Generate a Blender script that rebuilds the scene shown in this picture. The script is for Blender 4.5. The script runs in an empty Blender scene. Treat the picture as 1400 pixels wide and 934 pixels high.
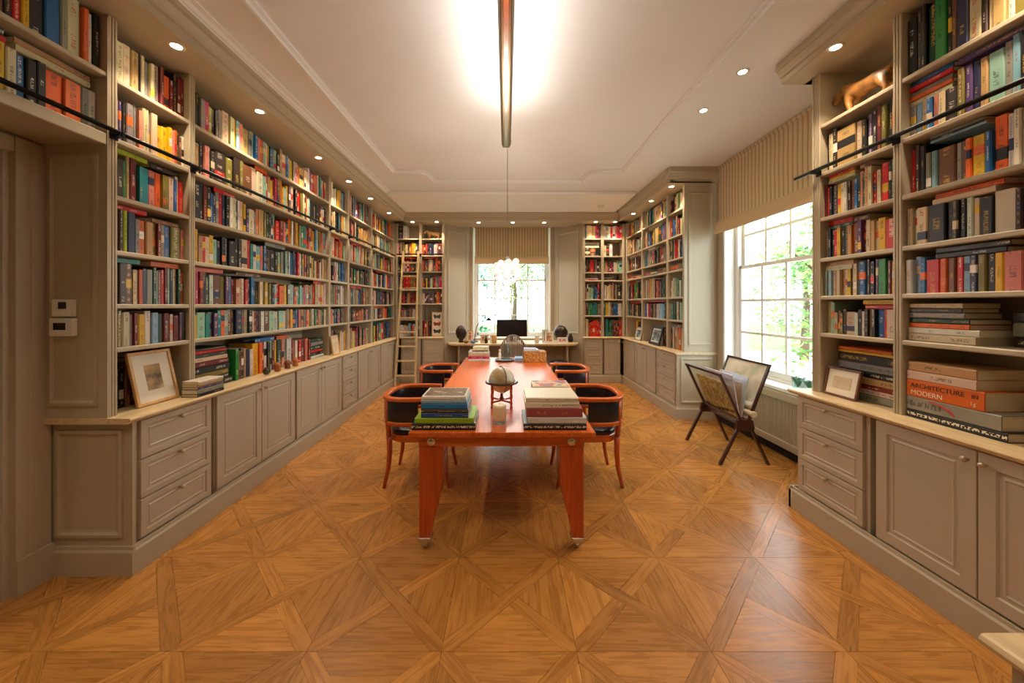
import bpy, bmesh, math, random
from mathutils import Vector, Matrix, Euler

random.seed(7)
scene = bpy.context.scene
C = scene.collection
PI = math.pi

# ------------------------------------------------------------------ camera
FPX, VPX, VPY, CAMZ = 496.0, 692.0, 417.0, 1.55
cam_d = bpy.data.cameras.new('camera')
cam_d.sensor_fit = 'HORIZONTAL'
cam_d.sensor_width = 36.0
cam_d.lens = FPX / 1400.0 * 36.0
cam_d.shift_x = (700.0 - VPX) / 1400.0
cam_d.shift_y = (VPY - 467.0) / 1400.0
cam_d.clip_start = 0.05
cam_d.clip_end = 200
cam = bpy.data.objects.new('camera', cam_d)
cam.location = (0, 0, CAMZ)
cam.rotation_euler = (PI / 2, 0, 0)
C.objects.link(cam)
scene.camera = cam

# ------------------------------------------------------------------ world, sun, exposure
w = bpy.data.worlds.new('sky_world')
scene.world = w
w.use_nodes = True
bg = w.node_tree.nodes['Background']
bg.inputs['Color'].default_value = (0.80, 0.90, 1.0, 1)
bg.inputs['Strength'].default_value = 3.3
sun_d = bpy.data.lights.new('sun', 'SUN')
sun_d.energy = 3.0
sun_d.angle = math.radians(2)
sun_d.color = (1.0, 0.95, 0.86)
sun = bpy.data.objects.new('sun', sun_d)
sun.rotation_euler = (math.radians(38), math.radians(-30), 0)
C.objects.link(sun)
scene.view_settings.view_transform = 'Standard'
scene.view_settings.look = 'None'
scene.view_settings.gamma = 1.0
scene.view_settings.use_curve_mapping = False
scene.view_settings.exposure = 1.28
SPOT_W, UP_W, CHAND_W = 21.0, 7.0, 34.0
WARM = (1.0, 0.80, 0.58)

# ------------------------------------------------------------------ helpers
def lin(c):
    return tuple(((v / 255) / 12.92 if v / 255 <= 0.04045 else ((v / 255 + 0.055) / 1.055) ** 2.4) for v in c)

def wmat(o):
    m = o.matrix_basis.copy()
    if o.parent:
        return wmat(o.parent) @ o.matrix_parent_inverse @ m
    return m

def setparent(o, p):
    if p is not None:
        o.parent = p
        o.matrix_parent_inverse = wmat(p).inverted()

def tag(o, label=None, cat=None, group=None, kind=None):
    if label: o['label'] = label
    if cat: o['category'] = cat
    if group: o['group'] = group
    if kind: o['kind'] = kind
    return o

def thing(name, label, cat, loc=(0, 0, 0), rz=0, group=None):
    o = bpy.data.objects.new(name, None)
    o.empty_display_size = 0.05
    o.location = loc
    o.rotation_euler = (0, 0, rz)
    C.objects.link(o)
    return tag(o, label, cat, group)

class MB:
    def __init__(s):
        s.v = []; s.f = []
    def add(s, vs, fs):
        n = len(s.v)
        s.v += [tuple(a) for a in vs]
        s.f += [tuple(i + n for i in f) for f in fs]
        return s
    def box(s, x0, x1, y0, y1, z0, z1):
        if x0 > x1: x0, x1 = x1, x0
        if y0 > y1: y0, y1 = y1, y0
        if z0 > z1: z0, z1 = z1, z0
        return s.add([(x0, y0, z0), (x1, y0, z0), (x1, y1, z0), (x0, y1, z0), (x0, y0, z1), (x1, y0, z1), (x1, y1, z1), (x0, y1, z1)],
                     [(0, 3, 2, 1), (4, 5, 6, 7), (0, 1, 5, 4), (1, 2, 6, 5), (2, 3, 7, 6), (3, 0, 4, 7)])
    def prism(s, pts, fn, a0, a1):
        """closed profile pts [(p,q)], extruded from a0 to a1; fn(p,q,a)->xyz"""
        n = len(pts)
        vs = [fn(p, q, a0) for p, q in pts] + [fn(p, q, a1) for p, q in pts]
        fs = [(i, (i + 1) % n, (i + 1) % n + n, i + n) for i in range(n)]
        fs += [tuple(range(n))[::-1], tuple(range(n, 2 * n))]
        return s.add(vs, fs)
    def lathe(s, prof, c=(0, 0, 0), seg=16, cap=True):
        """prof [(r,z)] bottom to top"""
        vs = []; fs = []
        for r, z in prof:
            for k in range(seg):
                a = 2 * PI * k / seg
                vs.append((c[0] + r * math.cos(a), c[1] + r * math.sin(a), c[2] + z))
        for j in range(len(prof) - 1):
            for k in range(seg):
                k2 = (k + 1) % seg
                fs.append((j * seg + k, j * seg + k2, (j + 1) * seg + k2, (j + 1) * seg + k))
        if cap:
            fs.append(tuple(range(seg))[::-1])
            fs.append(tuple(range((len(prof) - 1) * seg, len(prof) * seg)))
        return s.add(vs, fs)
    def tube(s, path, rad, seg=8, closed=False, sx=1.0, sz=1.0):
        """tube along path; rad number or list"""
        P = [Vector(p) for p in path]; n = len(P)
        vs = []; fs = []
        for i, p in enumerate(P):
            if closed: t = P[(i + 1) % n] - P[i - 1]
            else: t = P[min(i + 1, n - 1)] - P[max(i - 1, 0)]
            t.normalize()
            up = Vector((0, 0, 1)) if abs(t.z) < 0.9 else Vector((0, 1, 0))
            a = t.cross(up).normalized(); b = a.cross(t).normalized()
            r = rad[i] if isinstance(rad, (list, tuple)) else rad
            for k in range(seg):
                an = 2 * PI * (k + 0.5) / seg
                vs.append(p + a * (r * sx * math.cos(an)) + b * (r * sz * math.sin(an)))
        m = n if closed else n - 1
        for i in range(m):
            j = (i + 1) % n
            for k in range(seg):
                k2 = (k + 1) % seg
                fs.append((i * seg + k, i * seg + k2, j * seg + k2, j * seg + k))
        if not closed:
            fs.append(tuple(range(seg))[::-1]); fs.append(tuple(range((n - 1) * seg, n * seg)))
        return s.add(vs, fs)
    def bar(s, a, b, wx, wy):
        """straight square bar from a to b"""
        return s.tube([a, b], 0.5 * math.sqrt(2), 4, sx=wx, sz=wy)
    def sphere(s, c, r, seg=14, rings=8, sz=1.0):
        prof = [(max(1e-4, r * math.sin(PI * j / rings)), -r * sz * math.cos(PI * j / rings)) for j in range(rings + 1)]
        return s.lathe(prof, c, seg)
    def build(s, name, mat=None, parent=None, smooth=False, bevel=0, seg=1, loc=None, rot=None, noparentfix=False):
        me = bpy.data.meshes.new(name)
        me.from_pydata(s.v, [], s.f)
        bm = bmesh.new(); bm.from_mesh(me)
        if bevel:
            es = [e for e in bm.edges if len(e.link_faces) == 2 and e.calc_face_angle(0) > 0.5]
            bmesh.ops.bevel(bm, geom=es, offset=bevel, segments=seg, affect='EDGES', profile=0.5)
        bmesh.ops.recalc_face_normals(bm, faces=bm.faces[:])
        bm.to_mesh(me); bm.free()
        if smooth:
            for p in me.polygons: p.use_smooth = True
        o = bpy.data.objects.new(name, me)
        if mat: me.materials.append(mat)
        C.objects.link(o)
        if loc: o.location = loc
        if rot: o.rotation_euler = rot
        if parent is not None: setparent(o, parent)
        return o

def smooth_by_angle(o, ang=40):
    me = o.data
    for p in me.polygons: p.use_smooth = True
    try: me.set_sharp_from_angle(angle=math.radians(ang))
    except Exception: pass
    return o

def dup(root, loc=None, rz=None, label=None, group=None):
    r = root.copy(); C.objects.link(r)
    if loc is not None: r.location = loc
    if rz is not None: r.rotation_euler = (0, 0, rz)
    if label: r['label'] = label
    if group: r['group'] = group
    def rec(src, dst):
        for ch in list(src.children):
            c = ch.copy(); C.objects.link(c); c.parent = dst
            c.matrix_parent_inverse = ch.matrix_parent_inverse.copy()
            rec(ch, c)
    rec(root, r)
    return r

# ------------------------------------------------------------------ materials
def new_mat(name):
    m = bpy.data.materials.new(name); m.use_nodes = True
    nt = m.node_tree
    return m, nt, nt.nodes['Principled BSDF']

def nd(nt, typ, **kw):
    n = nt.nodes.new(typ)
    for k, v in kw.items(): setattr(n, k, v)
    return n

def simple(name, rgb, rough=0.5, metal=0.0, bump=0.0, bscale=60, var=0.06, vscale=6.0, spec=0.5, coat=0.0, sheen=0.0):
    m, nt, p = new_mat(name)
    col = lin(rgb)
    tc = nd(nt, 'ShaderNodeTexCoord')
    n = nd(nt, 'ShaderNodeTexNoise'); n.inputs['Scale'].default_value = vscale; n.inputs['Detail'].default_value = 4
    nt.links.new(tc.outputs['Object'], n.inputs['Vector'])
    mx = nd(nt, 'ShaderNodeMix', data_type='RGBA')
    mx.inputs[6].default_value = tuple(c * (1 - var) for c in col) + (1,)
    mx.inputs[7].default_value = tuple(min(1, c * (1 + var)) for c in col) + (1,)
    nt.links.new(n.outputs['Fac'], mx.inputs[0])
    nt.links.new(mx.outputs[2], p.inputs['Base Color'])
    p.inputs['Roughness'].default_value = rough
    p.inputs['Metallic'].default_value = metal
    p.inputs['Specular IOR Level'].default_value = spec
    p.inputs['Coat Weight'].default_value = coat
    p.inputs['Sheen Weight'].default_value = sheen
    if bump:
        b = nd(nt, 'ShaderNodeBump'); b.inputs['Strength'].default_value = bump; b.inputs['Distance'].default_value = 0.002
        n2 = nd(nt, 'ShaderNodeTexNoise'); n2.inputs['Scale'].default_value = bscale
        nt.links.new(tc.outputs['Object'], n2.inputs['Vector'])
        nt.links.new(n2.outputs['Fac'], b.inputs['Height'])
        nt.links.new(b.outputs['Normal'], p.inputs['Normal'])
    return m

def wood(name, rgb_a, rgb_b, rough=0.35, scale=(1.5, 14, 14), coat=0.2):
    m, nt, p = new_mat(name)
    tc = nd(nt, 'ShaderNodeTexCoord'); mp = nd(nt, 'ShaderNodeMapping')
    mp.inputs['Scale'].default_value = scale
    nt.links.new(tc.outputs['Object'], mp.inputs['Vector'])
    n = nd(nt, 'ShaderNodeTexNoise'); n.inputs['Scale'].default_value = 2.2; n.inputs['Detail'].default_value = 6; n.inputs['Distortion'].default_value = 1.2
    nt.links.new(mp.outputs['Vector'], n.inputs['Vector'])
    cr = nd(nt, 'ShaderNodeValToRGB')
    cr.color_ramp.elements[0].position = 0.3; cr.color_ramp.elements[0].color = lin(rgb_a) + (1,)
    cr.color_ramp.elements[1].position = 0.7; cr.color_ramp.elements[1].color = lin(rgb_b) + (1,)
    nt.links.new(n.outputs['Fac'], cr.inputs['Fac'])
    nt.links.new(cr.outputs['Color'], p.inputs['Base Color'])
    p.inputs['Roughness'].default_value = rough
    p.inputs['Coat Weight'].default_value = coat
    p.inputs['Coat Roughness'].default_value = 0.15
    return m

def emis(name, rgb, strength, base=(240, 240, 240)):
    m, nt, p = new_mat(name)
    p.inputs['Base Color'].default_value = lin(base) + (1,)
    p.inputs['Emission Color'].default_value = lin(rgb) + (1,)
    p.inputs['Emission Strength'].default_value = strength
    n = nd(nt, 'ShaderNodeTexNoise'); n.inputs['Scale'].default_value = 30
    mr = nd(nt, 'ShaderNodeMapRange'); mr.inputs[3].default_value = 0.3; mr.inputs[4].default_value = 0.5
    nt.links.new(n.outputs['Fac'], mr.inputs[0]); nt.links.new(mr.outputs[0], p.inputs['Roughness'])
    return m

def thin_glass(name, tint=(245, 252, 250), refl=0.08):
    m = bpy.data.materials.new(name); m.use_nodes = True
    nt = m.node_tree; nt.nodes.clear()
    out = nd(nt, 'ShaderNodeOutputMaterial'); mix = nd(nt, 'ShaderNodeMixShader')
    tr = nd(nt, 'ShaderNodeBsdfTransparent'); tr.inputs['Color'].default_value = lin(tint) + (1,)
    gl = nd(nt, 'ShaderNodeBsdfGlossy'); gl.inputs['Roughness'].default_value = 0.02
    lw = nd(nt, 'ShaderNodeLayerWeight'); lw.inputs['Blend'].default_value = 0.5
    pw = nd(nt, 'ShaderNodeMath', operation='POWER'); pw.inputs[1].default_value = 4.0; nt.links.new(lw.outputs['Facing'], pw.inputs[0])
    ma = nd(nt, 'ShaderNodeMath', operation='MULTIPLY_ADD'); ma.inputs[1].default_value = 0.8; ma.inputs[2].default_value = 0.05; nt.links.new(pw.outputs[0], ma.inputs[0])
    nt.links.new(ma.outputs[0], mix.inputs['Fac'])
    nt.links.new(tr.outputs[0], mix.inputs[1]); nt.links.new(gl.outputs[0], mix.inputs[2])
    nt.links.new(mix.outputs[0], out.inputs['Surface'])
    return m

M = {}
M['paint'] = simple('taupe_paint', (179, 165, 139), 0.42, var=0.03, bump=0.05, bscale=90)
M['paint_door'] = simple('taupe_door_paint', (184, 169, 146), 0.4, var=0.03)
M['counter'] = wood('pale_counter_wood', (196, 170, 126), (222, 198, 156), 0.35, (10, 1.2, 10), 0.1)
M['ceil'] = simple('ceiling_plaster', (228, 228, 226), 0.75, var=0.015, bump=0.04, bscale=40)
M['white'] = simple('white_gloss_paint', (236, 234, 228), 0.35, var=0.02)
M['wall'] = simple('wall_paint', (176, 162, 136), 0.6, var=0.03)
M['black_metal'] = simple('black_iron', (22, 21, 20), 0.4, metal=0.6)
M['cherry'] = wood('cherry_wood', (192, 80, 22), (226, 116, 42), 0.34, (14, 1.3, 14), 0.25)
M['cherry_x'] = wood('cherry_wood_cross', (186, 78, 22), (222, 112, 40), 0.32, (1.3, 14, 14), 0.5)
M['cherry_v'] = wood('cherry_wood_upright', (164, 60, 18), (204, 90, 32), 0.28, (14, 14, 1.3), 0.4)
M['leather'] = simple('black_leather', (18, 20, 34), 0.3, bump=0.25, bscale=220, var=0.2, coat=0.3)
M['chrome'] = simple('chrome', (215, 215, 215), 0.15, metal=1.0)
M['knob'] = simple('aged_nickel', (196, 182, 154), 0.3, metal=0.7)
M['dark_wood'] = wood('mahogany', (44, 18, 14), (78, 34, 24), 0.3, (14, 14, 1.5), 0.4)
M['oak_frame'] = wood('pale_oak', (190, 140, 80), (216, 170, 108), 0.45, (8, 8, 2), 0.05)
M['ladder'] = wood('ladder_wood', (186, 158, 112), (210, 184, 138), 0.45, (14, 14, 1.2), 0.05)
M['brown_frame'] = wood('brown_frame_wood', (84, 44, 22), (120, 68, 36), 0.4, (6, 6, 3), 0.1)
M['black_frame'] = simple('black_frame', (20, 19, 19), 0.35)
M['mat'] = simple('cream_mat_card', (228, 219, 200), 0.8, var=0.02)
M['brass'] = simple('dark_brass', (120, 96, 66), 0.32, metal=0.9, var=0.15, vscale=3)
M['glass'] = thin_glass('window_glass')
M['clear'] = thin_glass('clear_glass', (236, 246, 244))
M['lens'] = emis('downlight_lens', (255, 226, 180), 22.0)
M['ledstrip'] = emis('uplight_diffuser', (255, 236, 210), 1.5)
M['pages'] = simple('book_pages', (222, 208, 178), 0.85, var=0.08, vscale=90)
M['screen'] = simple('dark_screen', (14, 15, 18), 0.15)
M['plastic'] = simple('white_plastic', (226, 220, 208), 0.4, var=0.02)
M['bronze'] = simple('dark_bronze', (50, 31, 22), 0.4, metal=0.3, var=0.3)
M['wax'] = simple('candle_wax', (244, 232, 196), 0.5, var=0.02)
M['soil'] = simple('lawn', (88, 130, 52), 0.9, var=0.3, vscale=3)
M['bark'] = simple('bark', (86, 68, 50), 0.9, var=0.3, vscale=12, bump=0.5)
M['gravel'] = simple('pale_gravel', (205, 196, 178), 0.9, var=0.2, vscale=30)
M['gap_shade'] = simple('painted_gap_shade', (30, 24, 20), 0.9)  # near-black colour paints the shade in the gap below the radiator cover
M['rope'] = simple('cord', (150, 140, 128), 0.6)

def leaf_mat(name, a, b):
    m, nt, p = new_mat(name)
    tc = nd(nt, 'ShaderNodeTexCoord'); n = nd(nt, 'ShaderNodeTexNoise'); n.inputs['Scale'].default_value = 3.3; n.inputs['Detail'].default_value = 5
    nt.links.new(tc.outputs['Object'], n.inputs['Vector'])
    cr = nd(nt, 'ShaderNodeValToRGB')
    cr.color_ramp.elements[0].position = 0.35; cr.color_ramp.elements[0].color = lin(a) + (1,)
    cr.color_ramp.elements[1].position = 0.65; cr.color_ramp.elements[1].color = lin(b) + (1,)
    nt.links.new(n.outputs['Fac'], cr.inputs['Fac']); nt.links.new(cr.outputs['Color'], p.inputs['Base Color'])
    p.inputs['Roughness'].default_value = 0.6
    p.inputs['Transmission Weight'].default_value = 0.0
    return m
M['leaf_a'] = leaf_mat('spring_leaves', (70, 112, 40), (140, 176, 84))
M['leaf_b'] = leaf_mat('blue_green_leaves', (40, 104, 72), (104, 164, 116))

def fabric_stripe(name, axis):
    """cream roman blind cloth woven with thin darker vertical stripes"""
    m, nt, p = new_mat(name)
    tc = nd(nt, 'ShaderNodeTexCoord'); sp = nd(nt, 'ShaderNodeSeparateXYZ')
    nt.links.new(tc.outputs['Object'], sp.inputs[0])
    mu = nd(nt, 'ShaderNodeMath', operation='MULTIPLY'); mu.inputs[1].default_value = 1 / 0.06
    nt.links.new(sp.outputs[axis], mu.inputs[0])
    fr = nd(nt, 'ShaderNodeMath', operation='FRACT'); nt.links.new(mu.outputs[0], fr.inputs[0])
    cr = nd(nt, 'ShaderNodeValToRGB'); e = cr.color_ramp.elements
    e[0].position = 0.0; e[0].color = lin((210, 188, 150)) + (1,)
    e[1].position = 0.62; e[1].color = lin((214, 192, 154)) + (1,)
    for pos, c in ((0.68, (156, 131, 93)), (0.78, (190, 166, 124)), (0.84, (156, 131, 93)), (0.93, (196, 172, 132))):
        k = e.new(pos); k.color = lin(c) + (1,)
    nt.links.new(fr.outputs[0], cr.inputs['Fac']); nt.links.new(cr.outputs['Color'], p.inputs['Base Color'])
    p.inputs['Roughness'].default_value = 0.85
    p.inputs['Sheen Weight'].default_value = 0.3
    # cloth lets some daylight through
    tl = nd(nt, 'ShaderNodeBsdfTranslucent'); nt.links.new(cr.outputs['Color'], tl.inputs['Color'])
    mx = nd(nt, 'ShaderNodeMixShader'); mx.inputs['Fac'].default_value = 0.12
    nt.links.new(p.outputs[0], mx.inputs[1]); nt.links.new(tl.outputs[0], mx.inputs[2])
    nt.links.new(mx.outputs[0], nt.nodes['Material Output'].inputs['Surface'])
    return m
M['blind_y'] = fabric_stripe('blind_cloth_right', 1)
M['blind_plain'] = simple('blind_hem_cloth', (206, 180, 136), 0.85, var=0.05, bump=0.2, bscale=200, sheen=0.3)
M['blind_x'] = fabric_stripe('blind_cloth_far', 0)

def parquet():
    m, nt, p = new_mat('oak_parquet')
    uv = nd(nt, 'ShaderNodeUVMap'); uv.uv_map = 'grain'
    oi = nd(nt, 'ShaderNodeObjectInfo'); at = nd(nt, 'ShaderNodeAttribute'); at.attribute_name = 'tone'
    ad = nd(nt, 'ShaderNodeMath', operation='ADD'); nt.links.new(oi.outputs['Random'], ad.inputs[0]); nt.links.new(at.outputs['Fac'], ad.inputs[1])
    fr = nd(nt, 'ShaderNodeMath', operation='FRACT'); nt.links.new(ad.outputs[0], fr.inputs[0])
    off = nd(nt, 'ShaderNodeMath', operation='MULTIPLY'); off.inputs[1].default_value = 37.0; nt.links.new(fr.outputs[0], off.inputs[0])
    cb = nd(nt, 'ShaderNodeCombineXYZ'); nt.links.new(off.outputs[0], cb.inputs[0]); nt.links.new(off.outputs[0], cb.inputs[1])
    va = nd(nt, 'ShaderNodeVectorMath', operation='ADD'); nt.links.new(uv.outputs[0], va.inputs[0]); nt.links.new(cb.outputs[0], va.inputs[1])
    mp = nd(nt, 'ShaderNodeMapping'); mp.inputs['Scale'].default_value = (1.6, 22, 1); nt.links.new(va.outputs[0], mp.inputs['Vector'])
    n = nd(nt, 'ShaderNodeTexNoise'); n.inputs['Scale'].default_value = 2.0; n.inputs['Detail'].default_value = 7; n.inputs['Distortion'].default_value = 1.4
    nt.links.new(mp.outputs[0], n.inputs['Vector'])
    cr = nd(nt, 'ShaderNodeValToRGB')
    cr.color_ramp.elements[0].position = 0.28; cr.color_ramp.elements[0].color = lin((150, 96, 40)) + (1,)
    cr.color_ramp.elements[1].position = 0.72; cr.color_ramp.elements[1].color = lin((190, 132, 60)) + (1,)
    nt.links.new(n.outputs['Fac'], cr.inputs['Fac'])
    # board lines inside each field: thin dark lines every 9 cm across the grain
    sp = nd(nt, 'ShaderNodeSeparateXYZ'); nt.links.new(uv.outputs[0], sp.inputs[0])
    mu = nd(nt, 'ShaderNodeMath', operation='MULTIPLY'); mu.inputs[1].default_value = 1 / 0.1; nt.links.new(sp.outputs[1], mu.inputs[0])
    f2 = nd(nt, 'ShaderNodeMath', operation='FRACT'); nt.links.new(mu.outputs[0], f2.inputs[0])
    ln = nd(nt, 'ShaderNodeMath', operation='LESS_THAN'); ln.inputs[1].default_value = 0.025; nt.links.new(f2.outputs[0], ln.inputs[0])
    tone = nd(nt, 'ShaderNodeMapRange'); tone.inputs[3].default_value = 0.78; tone.inputs[4].default_value = 1.12; nt.links.new(fr.outputs[0], tone.inputs[0])
    l2 = nd(nt, 'ShaderNodeMath', operation='MULTIPLY'); l2.inputs[1].default_value = 0.22; nt.links.new(ln.outputs[0], l2.inputs[0])
    sb = nd(nt, 'ShaderNodeMath', operation='SUBTRACT'); nt.links.new(tone.outputs[0], sb.inputs[0]); nt.links.new(l2.outputs[0], sb.inputs[1])
    vm = nd(nt, 'ShaderNodeVectorMath', operation='SCALE'); nt.links.new(cr.outputs['Color'], vm.inputs[0]); nt.links.new(sb.outputs[0], vm.inputs['Scale'])
    nt.links.new(vm.outputs[0], p.inputs['Base Color'])
    mr = nd(nt, 'ShaderNodeMapRange'); mr.inputs[3].default_value = 0.2; mr.inputs[4].default_value = 0.36; nt.links.new(n.outputs['Fac'], mr.inputs[0])
    nt.links.new(mr.outputs[0], p.inputs['Roughness'])
    b = nd(nt, 'ShaderNodeBump'); b.inputs['Strength'].default_value = 0.12; b.inputs['Distance'].default_value = 0.002
    nt.links.new(n.outputs['Fac'], b.inputs['Height']); nt.links.new(b.outputs['Normal'], p.inputs['Normal'])
    return m
M['parquet'] = parquet()

def bookmat():
    """cloth / paper covers: colour per book from mesh attributes, small print-like marks on the spine"""
    m, nt, p = new_mat('book_cover')
    ca = nd(nt, 'ShaderNodeAttribute'); ca.attribute_name = 'cover'
    ia = nd(nt, 'ShaderNodeAttribute'); ia.attribute_name = 'ink'
    uv = nd(nt, 'ShaderNodeUVMap'); uv.uv_map = 'spine'
    sp = nd(nt, 'ShaderNodeSeparateXYZ'); nt.links.new(uv.outputs[0], sp.inputs[0])
    sd = nd(nt, 'ShaderNodeMath', operation='MULTIPLY'); sd.inputs[1].default_value = 91.7; nt.links.new(ia.outputs['Alpha'], sd.inputs[0])
    x3 = nd(nt, 'ShaderNodeMath', operation='MULTIPLY'); x3.inputs[1].default_value = 2.6; nt.links.new(sp.outputs[0], x3.inputs[0])
    y6 = nd(nt, 'ShaderNodeMath', operation='MULTIPLY'); y6.inputs[1].default_value = 46.0; nt.links.new(sp.outputs[1], y6.inputs[0])
    cb = nd(nt, 'ShaderNodeCombineXYZ'); nt.links.new(x3.outputs[0], cb.inputs[0]); nt.links.new(y6.outputs[0], cb.inputs[1]); nt.links.new(sd.outputs[0], cb.inputs[2])
    n = nd(nt, 'ShaderNodeTexNoise'); n.inputs['Scale'].default_value = 1.0; n.inputs['Detail'].default_value = 1.5
    nt.links.new(cb.outputs[0], n.inputs['Vector'])
    gt = nd(nt, 'ShaderNodeMath', operation='GREATER_THAN'); gt.inputs[1].default_value = 0.5; nt.links.new(n.outputs['Fac'], gt.inputs[0])
    # where the lettering runs: broad patches along the spine, inside its middle
    c2 = nd(nt, 'ShaderNodeCombineXYZ'); y2 = nd(nt, 'ShaderNodeMath', operation='MULTIPLY'); y2.inputs[1].default_value = 3.1; nt.links.new(sp.outputs[1], y2.inputs[0])
    nt.links.new(y2.outputs[0], c2.inputs[1]); nt.links.new(sd.outputs[0], c2.inputs[0])
    n2 = nd(nt, 'ShaderNodeTexNoise'); n2.inputs['Scale'].default_value = 1.0; n2.inputs['Detail'].default_value = 0.0; nt.links.new(c2.outputs[0], n2.inputs['Vector'])
    g2 = nd(nt, 'ShaderNodeMath', operation='GREATER_THAN'); g2.inputs[1].default_value = 0.52; nt.links.new(n2.outputs['Fac'], g2.inputs[0])
    cx = nd(nt, 'ShaderNodeMath', operation='SUBTRACT'); cx.inputs[1].default_value = 0.5; nt.links.new(sp.outputs[0], cx.inputs[0])
    ab = nd(nt, 'ShaderNodeMath', operation='ABSOLUTE'); nt.links.new(cx.outputs[0], ab.inputs[0])
    lt = nd(nt, 'ShaderNodeMath', operation='LESS_THAN'); lt.inputs[1].default_value = 0.22; nt.links.new(ab.outputs[0], lt.inputs[0])
    bg_ = nd(nt, 'ShaderNodeMath', operation='SUBTRACT'); bg_.inputs[1].default_value = 1.0; nt.links.new(ca.outputs['Alpha'], bg_.inputs[0])
    mxg = nd(nt, 'ShaderNodeMath', operation='MAXIMUM'); nt.links.new(g2.outputs[0], mxg.inputs[0]); nt.links.new(bg_.outputs[0], mxg.inputs[1])
    m1 = nd(nt, 'ShaderNodeMath', operation='MULTIPLY'); nt.links.new(gt.outputs[0], m1.inputs[0]); nt.links.new(mxg.outputs[0], m1.inputs[1])
    m2 = nd(nt, 'ShaderNodeMath', operation='MULTIPLY'); nt.links.new(m1.outputs[0], m2.inputs[0]); nt.links.new(lt.outputs[0], m2.inputs[1])
    m3 = nd(nt, 'ShaderNodeMath', operation='MULTIPLY'); nt.links.new(m2.outputs[0], m3.inputs[0]); nt.links.new(ca.outputs['Alpha'], m3.inputs[1])
    m4 = nd(nt, 'ShaderNodeMath', operation='MULTIPLY', use_clamp=True); m4.inputs[1].default_value = 0.6; nt.links.new(m3.outputs[0], m4.inputs[0])
    mx = nd(nt, 'ShaderNodeMix', data_type='RGBA'); nt.links.new(m4.outputs[0], mx.inputs[0])
    nt.links.new(ca.outputs['Color'], mx.inputs[6]); nt.links.new(ia.outputs['Color'], mx.inputs[7])
    nt.links.new(mx.outputs[2], p.inputs['Base Color'])
    p.inputs['Roughness'].default_value = 0.45
    return m
M['book'] = bookmat()

def print_mat(name, stops, scale=4.0, detail=3, rough=0.6):
    """printed picture / cover art: soft colour patches"""
    m, nt, p = new_mat(name)
    tc = nd(nt, 'ShaderNodeTexCoord'); n = nd(nt, 'ShaderNodeTexNoise'); n.inputs['Scale'].default_value = scale; n.inputs['Detail'].default_value = detail
    nt.links.new(tc.outputs['Object'], n.inputs['Vector'])
    cr = nd(nt, 'ShaderNodeValToRGB'); e = cr.color_ramp.elements
    e[0].position = stops[0][0]; e[0].color = lin(stops[0][1]) + (1,)
    e[1].position = stops[-1][0]; e[1].color = lin(stops[-1][1]) + (1,)
    for pos, c in stops[1:-1]:
        k = e.new(pos); k.color = lin(c) + (1,)
    nt.links.new(n.outputs['Fac'], cr.inputs['Fac']); nt.links.new(cr.outputs['Color'], p.inputs['Base Color'])
    p.inputs['Roughness'].default_value = rough
    return m
M['print_sepia'] = print_mat('sepia_print', [(0.3, (70, 56, 40)), (0.5, (176, 140, 88)), (0.7, (206, 182, 138))], 9)
M['print_faint'] = print_mat('faint_print', [(0.3, (200, 176, 140)), (0.7, (222, 204, 172))], 14)
M['print_photo'] = print_mat('grey_photo', [(0.3, (30, 34, 34)), (0.5, (110, 118, 110)), (0.7, (190, 196, 188))], 9)
M['print_map'] = print_mat('pale_map_print', [(0.3, (150, 160, 120)), (0.5, (214, 204, 180)), (0.7, (226, 220, 206))], 4)
M['gold_weave'] = print_mat('gold_brown_cover', [(0.3, (60, 38, 20)), (0.48, (150, 104, 40)), (0.6, (206, 160, 70)), (0.72, (100, 60, 36))], 28, 4)
M['wicker'] = print_mat('woven_rush', [(0.3, (110, 66, 22)), (0.5, (196, 132, 58)), (0.7, (226, 172, 96))], 60, 2)
M['globe'] = print_mat('globe_map', [(0.3, (190, 160, 110)), (0.46, (214, 190, 140)), (0.54, (236, 232, 214)), (0.7, (244, 242, 230))], 9, 4, 0.3)
M['carved'] = print_mat('painted_carved_wood', [(0.3, (60, 52, 24)), (0.48, (132, 84, 28)), (0.62, (150, 100, 40)), (0.72, (84, 80, 40))], 22, 3, 0.45)
M['grey_wicker'] = wood('grey_brown_cane', (120, 104, 86), (160, 142, 120), 0.6, (20, 20, 2), 0)
# ------------------------------------------------------------------ setting: floor
ZC = 3.40          # ceiling
ZS = 3.20          # soffit over the bookcases
ZT = 0.908         # worktop
ZP = 0.165         # plinth height
XW_L, XW_R, YW_F, YW_B = -2.63, 2.87, 7.72, -1.6

def proj(x, y, z):
    return (VPX + FPX * x / y, VPY - FPX * (z - CAMZ) / y)

def pix_area(pts):
    q = []
    for p in pts:
        if p[1] < 0.3: return 0.0
        u, v = proj(*p)
        q.append((min(max(u, 0), 1400), min(max(v, 0), 934)))
    a = 0
    for i in range(len(q)):
        j = (i + 1) % len(q)
        a += q[i][0] * q[j][1] - q[j][0] * q[i][1]
    return abs(a) / 2

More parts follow.
